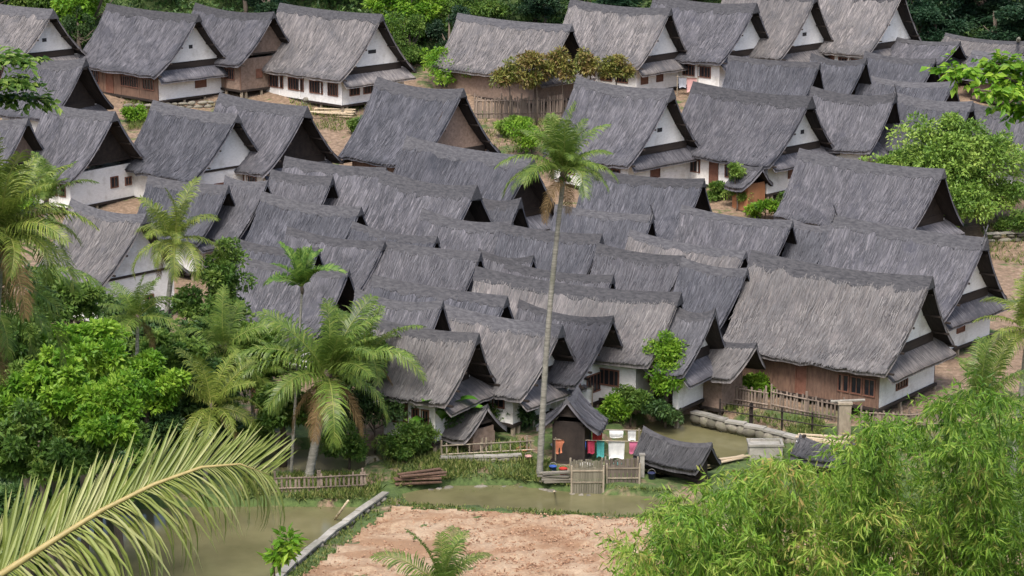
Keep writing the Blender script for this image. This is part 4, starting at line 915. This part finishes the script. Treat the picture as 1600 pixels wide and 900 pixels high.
branch_tree('near tree whose green branch hangs in at the upper left', (-160, 260), 33, [[(-160, 250, 0), (-60, 120, 0), (0, 92, .1), (52, 92, .2)], [(-160, 250, 0), (-60, 170, .2), (10, 150, .2), (70, 158, .2)], [(-160, 250, 0), (-70, 140, -.2), (0, 126, -.2), (40, 130, -.1)]], 'mid', 560, 0.16, 0.075, 11)

# ---- banana plants
def banana(label, base, hpx, seed, n=7):
    rg = np.random.default_rng(seed); bp = at_ground(*base); t = empty('banana_plant', bp); tag(t, label, 'banana plant', 'banana plants'); h = hpx * mpp(bp)
    MB().tube([(0, 0, -.2), (0, 0, h * .45)], [.1, .07], 8).build('stem', LM['banana'], t, smooth=True)
    for i in range(n):
        e0 = rad(rg.uniform(35, 85)); bend = rad(rg.uniform(40, 100)); L = h * rg.uniform(.55, .85); K = 8; a = e0; p = np.array([0, 0.0]); P = [p.copy()]; A = [a]
        for k_ in range(K):
            a = e0 - bend * ((k_ + 1) / K) ** 1.5; p = p + np.array([math.cos(a), math.sin(a)]) * L / K; P.append(p.copy()); A.append(a)
        V = []; F = []
        for k_, (x, z) in enumerate(P):
            w_ = 0.17 * L * max(0.04, math.sin(math.pi * min(1, 0.08 + 0.92 * k_ / K)) ** .6); V += [(x, -w_, z + w_ * .35), (x, 0, z), (x, w_, z + w_ * .35)]
        for k_ in range(K): F += [(3 * k_, 3 * k_ + 3, 3 * k_ + 4, 3 * k_ + 1), (3 * k_ + 1, 3 * k_ + 4, 3 * k_ + 5, 3 * k_ + 2)]
        link('leaf', np_mesh('leaf', np.array(V), [np.array(F)], [LM['banana']], tint=np.full(len(V), rg.uniform(0, 1))), t, (0, 0, h * .42), (0, 0, i * 2.4 + rg.uniform(0, .4)))
banana('bright green banana plant left of the front gables', (686, 702), 105, 3, 8)
banana('small banana plant beside the coloured laundry', (884, 712), 45, 5, 6)

# ---- grass and weeds on the banks
def weeds(polys, n, lmin, lmax, seed, label):
    rg = np.random.default_rng(seed); PP = []
    for pl in polys:
        p = [tuple(at_ground(x, y)[:2]) for x, y in pl]; A = np.array(p); lo, hi = A.min(0), A.max(0)
        q = rg.uniform(lo, hi, (n, 2)); q = q[inside(p, q[:, 0], q[:, 1])]
        dens = np.sin(q[:, 0] * 1.3 + np.sin(q[:, 1] * 2)) + rg.normal(0, .6, len(q)); PP.append(q[dens > -.4])
    q = np.concatenate(PP); m = len(q); z = np.interp(q[:, 1], GY, GZ) + 0.0
    for kk, pp in POND.items():
        z = np.where(inside(pp, q[:, 0], q[:, 1]), WATER_Z[kk] - 0.3, z)
    P = np.stack([q[:, 0], q[:, 1], z - .02], -1)
    D = rg.normal(0, .5, (m, 3)) + np.array([0, 0, .9])
    V, F, tt = leaf_arrays(rg, P, D, rg.uniform(lmin, lmax, m), rg.uniform(.03, .09, m), rg.uniform(0, 1, m))
    tag(link('weeds', np_mesh('weeds', V, [F], [LM['grass']], tint=tt)), label, 'grass', kind='stuff')
weeds([[(600, 720), (860, 722), (860, 752), (620, 765)], [(1070, 625), (1290, 660), (1280, 690), (1075, 650)], [(380, 740), (600, 742), (595, 786), (380, 784)], [(600, 700), (820, 690), (830, 720), (600, 735)], [(1200, 690), (1600, 700), (1600, 800), (1200, 775)]], 9000, .15, .45, 4, 'rough green grass and weeds along the pond banks')
weeds([[(190, 160), (240, 158), (240, 200), (200, 205)], [(450, 160), (600, 150), (560, 210), (470, 200)], [(1530, 340), (1600, 330), (1600, 420), (1540, 400)], [(740, 190), (890, 188), (880, 240), (760, 240)], [(100, 430), (400, 420), (400, 640), (100, 640)]], 2500, .2, .6, 8, 'scattered weeds on the bare earth between the houses')
weeds([[(590, 775), (640, 778), (480, 900), (430, 930), (430, 900)], [(605, 785), (900, 800), (1070, 807), (1070, 815), (900, 808), (605, 794)], [(620, 742), (860, 745), (900, 757), (1050, 765), (1050, 772), (900, 765), (820, 752), (620, 760)]], 7000, .08, .25, 6, 'short weeds fringing the edge of the bare field')
# ------------------------------------------------------------ sheds, walls, fences and washing
M['rust'] = plain_mat('orange_board', (0.26, 0.11, 0.05), (0.38, 0.18, 0.09), 3, (1, 1, 1), 0.8, 0.1)
SH = dict(name='thatched_shed', cat='shed', group='thatched sheds', steep=False, skirt=False)
house('little thatched hut with dark walls for its shaded open front beside the coloured laundry', (886, 624), (800, 600), yaw=104, Lm=2.3, hr=3.1, he=1.7, w=1.55, g='dark', wall='dark', t='a', n=420, base=.1, over=.35, prow=.1, posts=-1, **SH)  # closed dark walls stand in for the shade inside the open front
house('old black thatched roof of the bathing hut standing in the upper pond', (1112, 694), (1006, 666), yaw=42, hr=1.75, he=.85, w=1.0, g='dark', wall='dark', t='d', n=420, base=.35, over=.4, prow=.15, posts=-1.8, **SH)
house('low straw lean-to roof between the banana plant and the palm foot', (762, 634), (712, 622), yaw=44, hr=1.9, he=.7, w=1.5, g='dark', wall='bilik', t='b', n=300, base=.1, over=.25, prow=.1, **SH)
house('orange walled little shed with white gable in the garden, right of centre', (1192, 262), (1150, 250), yaw=48, hr=2.9, he=1.7, w=1.6, g='white', wall='rust', t='a', n=300, base=.1, over=.5, **SH)
house('dark sheet roofed pen among the leaves right of the concrete tank', (1336, 694), (1250, 690), yaw=30, hr=1.3, he=.9, w=1.3, g='dark', wall='dark', t='d', n=150, base=.1, over=.2, prow=.05, **SH)

def stretch(a, b): return math.atan2(b.y - a.y, b.x - a.x), (b - a).length
STONE = {}
def stone_mesh(k):
    if k not in STONE:
        rg = np.random.default_rng(k); bm = []
        mb = MB(); n = 8
        rings = [(0.55, -0.5), (1.0, -0.15), (0.95, 0.2), (0.5, 0.5)]
        V = []; F = []
        for (r, z) in rings:
            for j in range(n):
                a = 2 * math.pi * j / n; q = r * 0.5 * rg.uniform(0.8, 1.12); V.append((q * math.cos(a), q * math.sin(a), z * rg.uniform(.85, 1.1)))
        for i in range(3):
            for j in range(n): F.append((i * n + j, i * n + (j + 1) % n, (i + 1) * n + (j + 1) % n, (i + 1) * n + j))
        F3 = [(0, j + 1, j) for j in range(1, n - 1)] + [(3 * n, 3 * n + j, 3 * n + j + 1) for j in range(1, n - 1)]
        mb.add(V, F, F3); STONE[k] = mb.mesh('stone', M['stone'], True)
    return STONE[k]
def stone_wall(name, label, cat, pts, h, wd, step, courses=2, z_off=-0.35, cap=False, seed=1, cap_h=.08):
    """a dry wall of separate stones along a line, perhaps with a poured cap"""
    rg = random.Random(seed); P = [at_ground(x, y) for x, y in pts]; o3 = P[0].copy()
    t = empty(name, o3); tag(t, label, cat)
    for a, b in zip(P[:-1], P[1:]):
        ang, L = stretch(a, b); n = max(1, int(L / step))
        for c_ in range(courses):
            for i in range(n):
                if not cap and courses == 1 and rg.random() < .35: continue
                q = a.lerp(b, (i + 0.5 + rg.uniform(-.15, .15) + .3 * (c_ % 2)) / n) - o3
                s = link('stone', stone_mesh(rg.randrange(6)), t, (q.x, q.y, q.z + z_off + h * (c_ + .5) / courses), (rg.uniform(-.15, .15), rg.uniform(-.15, .15), ang + rg.uniform(-.25, .25)))
                s.scale = (step * rg.uniform(.8, 1.5), wd * rg.uniform(.7, 1.2), h / courses * rg.uniform(.75, 1.3))
                if cap and courses == 1: s.scale = (step * rg.uniform(1.2, 1.9), wd * rg.uniform(.9, 1.2), h * rg.uniform(1.0, 1.3))
                if not cap and courses == 1: s.scale = (step * rg.uniform(.9, 2.6), wd * rg.uniform(.8, 1.6), h * rg.uniform(.5, 1.2))
        if cap:
            nn = max(2, int(L / 1.6))
            for i in range(nn):
                q = a.lerp(b, (i + .5) / nn) - o3
                m = MB().box(-L / nn / 2 + .01, L / nn / 2 - .01, -wd * .42, wd * .42, 0, cap_h)
                m.build('cap_slab', M['concrete'], t, (q.x, q.y, q.z + z_off + h + rg.uniform(-.015, .015)), (rg.uniform(-.05, .05), rg.uniform(-.05, .05), ang + rg.uniform(-.03, .03)))
    return t
stone_wall('stone_embankment', 'long grey capped wall slanting between the left pond and the bare field', 'wall', [(603, 776), (560, 806), (520, 836), (480, 868), (440, 902), (385, 962)], 0.62, 0.42, .55, 2, -0.45, True, 1)
stone_wall('stone_embankment', 'low mossy stone bank between the channel and the bare field', 'wall', [(606, 789), (750, 797), (900, 806), (1070, 813), (1300, 829), (1500, 848)], .3, .34, .34, 1, -.3, False, 2)
stone_wall('stone_embankment', 'pale capped wall along the far side of the upper pond', 'wall', [(1082, 650), (1135, 664), (1195, 678), (1256, 694)], .5, .5, .5, 1, -.3, True, 3, .12)
stone_wall('stone_embankment', 'short grey capped kerb left of the palm foot, behind the channel', 'wall', [(688, 722), (740, 721), (815, 718)], .35, .4, .5, 1, -.15, True, 4)
stone_wall('stone_embankment', 'stony bank under the far side of the channel', 'wall', [(640, 758), (720, 750), (820, 750), (900, 764), (1040, 772)], .34, .4, .36, 1, -.62, False, 5)
stone_wall('stone_embankment', 'stone terrace edge on bare earth below the railed white house', 'wall', [(470, 163), (520, 160), (570, 158)], .6, .5, .6, 2, -.1, False, 6)
stone_wall('stone_embankment', 'stone terrace edge below the far left large house', 'wall', [(190, 172), (235, 172), (345, 166)], .6, .5, .6, 2, -.1, False, 7)
stone_wall('stone_embankment', 'grey stone terrace edge by the right edge behind the long roof', 'wall', [(1540, 378), (1580, 376), (1640, 374)], .6, .5, .7, 2, -.1, True, 8)

SLAT = {}
def fence(name, label, pts, h, pitch, mat, slat_w=.06, rails=(.25, .8), posts=2.0, seed=1, z0=0.0):
    rg = random.Random(seed); P = [at_ground(x, y) for x, y in pts]; o3 = P[0].copy(); t = empty(name, o3); tag(t, label, 'fence', 'bamboo fences')
    if mat.name not in SLAT: SLAT[mat.name] = MB().box(-.5, .5, -.5, .5, 0, 1).mesh('slat', mat)
    for a, b in zip(P[:-1], P[1:]):
        ang, L = stretch(a, b)
        n = int(L / pitch) if pitch else 0
        for i in range(n):
            q = a.lerp(b, (i + .5) / n) - o3; s = link('slat', SLAT[mat.name], t, (q.x, q.y, q.z + z0 - .1), (rg.gauss(0, .03), rg.gauss(0, .03), ang)); s.scale = (slat_w * rg.uniform(.8, 1.15), .03, h * rg.uniform(.88, 1.08))
        for r in rails:
            d = (b - a); m = MB().tube([(a - o3) + Vector((0, -.045, z0 + r * h)), (b - o3) + Vector((0, -.045, z0 + r * h))], .035, 6); m.build('rail', mat, t)
        for i in range(int(L / posts) + 1):
            q = a + d * (i * posts / L) - o3; MB().tube([q + Vector((0, .06, -.4 + z0)), q + Vector((0, .06, z0 + h * 1.12))], .055, 6).build('post', mat, t)
    return t
fence('bamboo_fence', 'brown wattle fence below the bronze shrubs', [(742, 186), (815, 186), (885, 184)], 1.75, .14, M['fence'], .12, seed=1)
fence('bamboo_fence', 'grey bamboo fence in front of the small pale roofed shed', [(1072, 618), (1140, 630), (1200, 640)], 1.1, .16, M['fence'], .11, seed=2)
fence('bamboo_fence', 'broken bamboo fence leaning along the garden before the largest house', [(1205, 640), (1260, 652), (1330, 664)], 1.2, .2, M['fence'], .1, seed=3)
fence('rail_fence', 'open rail fence with thick posts above the upper pond', [(1125, 655), (1175, 662), (1300, 682)], .95, 0, M['darkwood_shade'], .1, (.5, .95), 1.6, seed=4)
fence('rail_fence', 'low bamboo rail fence between the banana plant and the tall palm', [(690, 716), (760, 712), (835, 708)], .8, .45, M['bamboo'], .06, seed=5)
fence('bamboo_fence', 'weathered bamboo fence on the bank behind the left pond', [(430, 770), (500, 768), (575, 764)], .9, .2, M['fence'], .09, seed=6)
fence('bamboo_fence', 'grey fence half hidden under the bamboo right of the brown pillar', [(1345, 668), (1420, 672), (1480, 668)], 1.0, .16, M['fence'], .1, seed=7)

# bathing enclosures over the channel
def enclosure(label, corner_px, wx, wy, h, mat, yaw, sw=.1, z0=-.4):
    p = at_ground(*corner_px); t = empty('bathing_enclosure', p, yaw); tag(t, label, 'enclosure', 'bathing enclosures')
    if mat.name not in SLAT: SLAT[mat.name] = MB().box(-.5, .5, -.5, .5, 0, 1).mesh('slat', mat)
    rg = random.Random(int(wx * 100))
    def run(ax, ay, bx, by):
        L = math.hypot(bx - ax, by - ay); n = int(L / (sw * 1.08)); a_ = math.atan2(by - ay, bx - ax)
        for i in range(n):
            s = (i + .5) / n; o = link('slat', SLAT[mat.name], t, (ax + (bx - ax) * s, ay + (by - ay) * s, z0 + rg.uniform(0, .05)), (0, 0, a_)); o.scale = (sw, .035, (h - z0) * rg.uniform(.96, 1.03))
    run(0, 0, wx, 0); run(wx, 0, wx, wy); run(wx, wy, 0, wy); run(0, wy, 0, 0)
    for x in (0, wx):
        for y in (0, wy): MB().tube([(x, y - .04, z0 - .4), (x, y - .04, h + .15)], .05, 6).build('post', M['bamboo'], t)
    for z in (h * .25, h * .85): MB().box(-.04, wx + .04, -.06, -.02, z, z + .06).build('rail', M['bamboo'], t)
    return t
enclosure('greenish bamboo slat bathing enclosure standing in the channel right of the palm foot', (893, 762), 1.5, 1.2, .95, plain_mat('grey_green_bamboo', (0.13, 0.12, 0.085), (0.22, 0.20, 0.15), 4, (1, 1, .4), .85, .15, .25), 0.02)
enclosure('dark plank bathing enclosure between the bamboo one and the pond hut', (948, 754), 1.55, 1.1, .8, plain_mat('wet_plank', (0.09, 0.075, 0.06), (0.17, 0.14, 0.115), 4, (1, 1, .4), .85, .15, .25), 0.02, .16)
p = at_ground(1003, 744); t = empty('wooden_post', p); tag(t, 'pale square post standing right of the dark plank enclosure', 'post')
MB().box(-.11, .11, -.1, .1, -.4, 1.05).build('shaft', M['concrete'], t); MB().box(-.14, .14, -.13, .13, 1.052, 1.12).build('cap', M['concrete'], t)
p = at_ground(1318, 688); t = empty('gate_pillar', p); tag(t, 'thick brown pillar with a crossbeam among the leaves before the largest house', 'pillar')
MB().box(-.3, .3, -.25, .25, -.3, 1.9).build('shaft', M['bamboo'], t); MB().tube([(-.7, 0, 2.0), (1.0, .1, 2.05)], .07, 7).build('crossbeam', M['concrete'], t); MB().box(-.36, .36, -.3, .3, 1.902, 2.0).build('cap', M['bamboo'], t)
p = at_ground(1195, 712); t = empty('water_tank', p); tag(t, 'grey concrete water tank with a pale rim at the end of the upper pond', 'tank')
MB().box(-.8, .8, -.5, .5, -.4, .62).build('basin', M['concrete'], t)
mb = MB(); mb.box(-.86, .86, -.56, -.44, .622, .72); mb.box(-.86, .86, .44, .56, .622, .72); mb.box(-.86, -.74, -.438, .438, .622, .72); mb.box(.74, .86, -.438, .438, .622, .72); mb.build('rim', M['concrete'], t)

def plank_stack(label, px, n, L, yaw, seed, spread=.5, mat='bamboo', name='plank_stack'):
    rg = random.Random(seed); p = at_ground(*px); t = empty(name, p, yaw); tag(t, label, 'planks')
    for i in range(n):
        o = shared_box('plank', M[mat], t, -L / 2, L / 2, -.1, .1, 0, .05)
        o.location = (rg.uniform(-.2, .2), rg.uniform(-spread, spread), .03 + .055 * i); o.rotation_euler = (0, 0, rg.uniform(-.25, .25))
M['palewood'] = plain_mat('pale_sawn_wood', (0.42, 0.33, 0.22), (0.60, 0.50, 0.36), 3, (0.5, 4, 4), .8, .1, .15)
plank_stack('loose pale boards lying at the right end of the upper pond', (1290, 700), 9, 2.8, -.15, 1, .8, 'palewood')
plank_stack('pale boards laid as a walkway beside the black pond roof', (1140, 722), 4, 2.6, .55, 2, .25, 'palewood')
plank_stack('sawn planks piled on the bare earth below the railed white house', (520, 182), 10, 3.2, -.4, 3, 1.0, 'palewood')
plank_stack('brown planks heaped on the bank left of the channel', (655, 752), 9, 2.2, .25, 4, .5, 'brown')
def log_thing(label, a, b, r, mat):
    A, B = at_ground(*a[:2], a[2]), at_ground(*b[:2], b[2]); t = empty('bamboo_pole', A); tag(t, label, 'pole'); MB().tube([(0, 0, 0), (B - A) * .5, B - A], [r, r * .95, r * .85], 7).build('shaft', mat, t, smooth=True)
    for s in (.2, .4, .6, .8): MB().tube([(B - A) * (s - .004), (B - A) * (s + .004)], r * 1.15, 7).build('node', mat, t)
log_thing('pale pole leaning from the bank into the left pond', (523, 812, -.3), (544, 782, .9), .06, M['palewood'])
log_thing('slim pale pole rising at the top right edge before the dark forest', (1590, 66, 0), (1592, 60, 9.0), .13, M['bark'])
log_thing('thin pale pole between the pale roof and the white porch house', (889, 96, 0), (889, 94, 9.5), .07, M['bark'])
log_thing('short stake standing in the channel beside the palm foot', (866, 768, -.4), (866, 768, .7), .04, M['palewood'])

# washing
CM = {}
def cloth_mat(k, c):
    if k not in CM: CM[k] = plain_mat('cloth_' + k, tuple(x * .8 for x in c), c, 6, (1, 1, 1), .9, .1, .05)
    return CM[k]
CC = {'red': (.5, .05, .04), 'blue': (.05, .12, .45), 'maroon': (.3, .03, .06), 'orange': (.62, .22, .12), 'white': (.75, .75, .73), 'teal': (.06, .28, .27), 'pink': (.6, .16, .28), 'navy': (.04, .05, .12), 'violet': (.22, .13, .42), 'grey': (.35, .37, .42), 'rose': (.6, .35, .33)}
def cloth(label, p, col, wd, h, yaw=0.0, seed=1, flat=False, group=None):
    rg = np.random.default_rng(seed); nu, nv = 9, 7; u, v = np.meshgrid(np.linspace(-.5, .5, nu), np.linspace(0, 1, nv))
    ph = rg.uniform(0, 6)
    if flat: X, Yc, Z = u * wd, v * h, .04 * np.sin(u * 9 + ph) + .03 * np.sin(v * 7) + .05 - .25 * np.maximum(0, .18 - v)
    else:
        X = u * wd * (1 - .1 * v * np.abs(np.sin(ph))); Yc = .05 * np.sin(u * 14 + ph) * v + .03 * np.sin(v * 5 + ph); Z = -v * h * (1 + .05 * np.sin(u * 8 + ph))
    top = np.stack([X, Yc, Z], -1).reshape(-1, 3); off = np.array([0, 0, -.012]) if flat else np.array([0, .012, 0]); n = len(top); ii = np.arange(n).reshape(u.shape)
    T = np.stack([ii[:-1, :-1], ii[:-1, 1:], ii[1:, 1:], ii[1:, :-1]], -1).reshape(-1, 4); ring = np.concatenate([ii[0, :], ii[1:, -1], ii[-1, -2::-1], ii[-2:0:-1, 0]]); E = np.stack([ring, np.roll(ring, -1), np.roll(ring, -1) + n, ring + n], -1)
    o = link('hanging_cloth' if not flat else 'spread_cloth', np_mesh('cloth', np.concatenate([top, top + off]), [np.concatenate([T, T[:, ::-1] + n, E])], [cloth_mat(col, CC[col])], smooth=True), None, p, (0, 0, yaw)); tag(o, label, 'cloth', group); return o
def rack(label, a, b, h):
    A, B = at_ground(*a), at_ground(*b); t = empty('drying_rack', A); tag(t, label, 'drying rack', 'drying racks'); d = B - A
    for q in (Vector((0, 0, 0)), d): MB().tube([q + Vector((0, 0, -.3)), q + Vector((0, 0, h + .1))], .04, 6).build('post', M['bamboo'], t)
    MB().tube([Vector((-.1, 0, h)), d + Vector((.1, 0, h))], .025, 6).build('pole', M['bamboo'], t); return A, d, h
A, d, h = rack('bamboo drying rack hung with bright laundry beside the little hut', (868, 722), (1000, 726), 1.15)
for i, (s, c_, wd, hh, nm) in enumerate([(.06, 'orange', .5, .7, 'orange red cloth at the left end of the pond rack'), (.2, 'rose', .35, .9, 'rose cloth second from the left on the pond rack'), (.31, 'blue', .42, .5, 'blue cloth hung on the pond rack'), (.42, 'maroon', .35, .65, 'maroon cloth hung right of the blue one on the pond rack'), (.53, 'teal', .38, .8, 'teal cloth hung in the middle right of the pond rack'), (.72, 'white', .8, .85, 'wide white sheet hung on the pond rack'), (.92, 'pink', .4, .6, 'pink cloth at the right end of the pond rack')]):
    cloth(nm, A + d * s + Vector((0, -.04, h)), c_, wd, hh, seed=i, group='laundry by the pond')
A2, d2, h2 = rack('low second rack with red and white laundry behind the bright one', (905, 712), (998, 714), 1.35)
for i, (s, c_, wd, hh, nm) in enumerate([(.1, 'navy', .5, .6, 'navy cloth on the low second rack'), (.3, 'red', .5, .65, 'bright red cloth on the low second rack'), (.62, 'white', .7, .4, 'short white cloth on the low second rack'), (.88, 'white', .4, .5, 'white towel at the right end of the low second rack')]):
    cloth(nm, A2 + d2 * s + Vector((0, -.04, h2)), c_, wd, hh, seed=20 + i, group='laundry by the pond')
A3, d3, h3 = rack('drying rack with dark and violet clothes before the left white wall', (118, 304), (200, 298), 1.5)
for i, (s, c_, wd, hh, nm) in enumerate([(.1, 'white', .7, .8, 'white cloth on the rack before the left white wall'), (.4, 'navy', .5, .45, 'navy cloth on the rack before the left white wall'), (.68, 'violet', .7, .6, 'violet cloth on the rack before the left white wall'), (.93, 'blue', .4, .6, 'blue cloth at the end of the rack before the left white wall')]):
    cloth(nm, A3 + d3 * s + Vector((0, -.04, h3)), c_, wd, hh, seed=30 + i, group='laundry on the left')
A4, d4, h4 = rack('drying rack with pink clothes beside the tall white gable ridge', (1058, 150), (1090, 152), 1.5)
for i, (s, c_, wd, hh, nm) in enumerate([(.25, 'grey', .6, .8, 'grey cloth on the rack above the tall white gable'), (.7, 'rose', .8, 1.1, 'rose cloth on the rack above the tall white gable')]):
    cloth(nm, A4 + d4 * s + Vector((0, -.04, h4)), c_, wd, hh, seed=40 + i, group='laundry behind')
A5, d5, h5 = rack('drying rack with pink and white cloths before the brown plank front', (1255, 612), (1312, 620), 1.4)
for i, (s, c_, wd, hh, nm) in enumerate([(.35, 'pink', .85, .75, 'bright pink cloth before the brown plank front'), (.82, 'white', .5, 1.1, 'white cloth before the brown plank front')]):
    cloth(nm, A5 + d5 * s + Vector((0, -.04, h5)), c_, wd, hh, seed=50 + i, group='laundry before the largest house')
A6, d6, h6 = rack('drying rack with blue and white cloths right behind the tall palm trunk', (862, 652), (925, 650), 1.5)
for i, (s, c_, wd, hh, nm) in enumerate([(.2, 'grey', .5, .7, 'grey cloth beside the tall palm trunk'), (.5, 'blue', .45, .8, 'blue cloth under the dark gable behind the palm trunk'), (.82, 'white', .7, .75, 'white cloth under the dark gable behind the palm trunk')]):
    cloth(nm, A6 + d6 * s + Vector((0, -.04, h6)), c_, wd, hh, seed=60 + i, group='laundry behind the palm')

# buckets, basins and baskets about the washing place
def lathe(prof, seg=12):
    V = []; F = []
    for r, z in prof:
        for k in range(seg): V.append((r * math.cos(2 * math.pi * k / seg), r * math.sin(2 * math.pi * k / seg), z))
    for i in range(len(prof) - 1):
        for k in range(seg): F.append((i * seg + k, i * seg + (k + 1) % seg, (i + 1) * seg + (k + 1) % seg, (i + 1) * seg + k))
    V.append((0, 0, prof[0][1])); F3 = [(len(V) - 1, (k + 1) % seg, k) for k in range(seg)]
    m = MB(); m.add(V, F, F3); return m
def bucket(label, px, col, r=.17, h=.3, kind='bucket', lift=0.0):
    p = at_ground(px[0], px[1], lift); t = empty(kind, p); tag(t, label, kind, 'buckets and basins')
    m = cloth_mat(col, CC[col])
    lathe([(r * .75, 0), (r, h), (r * 1.06, h), (r * 1.06, h - .02), (r * .96, h - .02), (r * .72, .02), (0.01, .02)]).build('body', m, t, smooth=True)
    if kind == 'bucket': MB().tube([(r * math.cos(a), 0, h + .02 + .16 * math.sin(a)) for a in np.linspace(0, math.pi, 7)], .012, 5).build('handle', M['concrete'], t)
for lab, px, col, r, h, kd in [('red bucket on the bank left of the bamboo enclosure', (880, 742), 'red', .2, .34, 'bucket'), ('blue bucket right beside the palm foot', (864, 738), 'blue', .18, .32, 'bucket'), ('white basin below the pond rack', (915, 730), 'white', .32, .16, 'basin'),
        ('orange basin on the bank behind the short capped kerb', (818, 706), 'orange', .34, .18, 'basin'), ('teal bucket under the white sheet of the pond rack', (965, 734), 'teal', .2, .32, 'bucket'), ('grey basin at the little hut front', (872, 700), 'grey', .35, .18, 'basin'),
        ('rose bucket at the right end of the short capped kerb', (826, 722), 'rose', .18, .32, 'bucket'), ('navy bucket beside the pale square post', (1018, 748), 'navy', .18, .3, 'bucket'), ('white bucket on the boards right of the concrete tank', (1250, 700), 'white', .2, .34, 'bucket'), ('maroon basin on the earth before the pillar', (1345, 694), 'maroon', .3, .18, 'basin')]:
    bucket(lab, px, col, r, h, kd)
plank_stack('grey driftwood boards heaped between the palm foot and the bamboo enclosure', (868, 752), 8, 1.5, .1, 9, .35, 'stone')
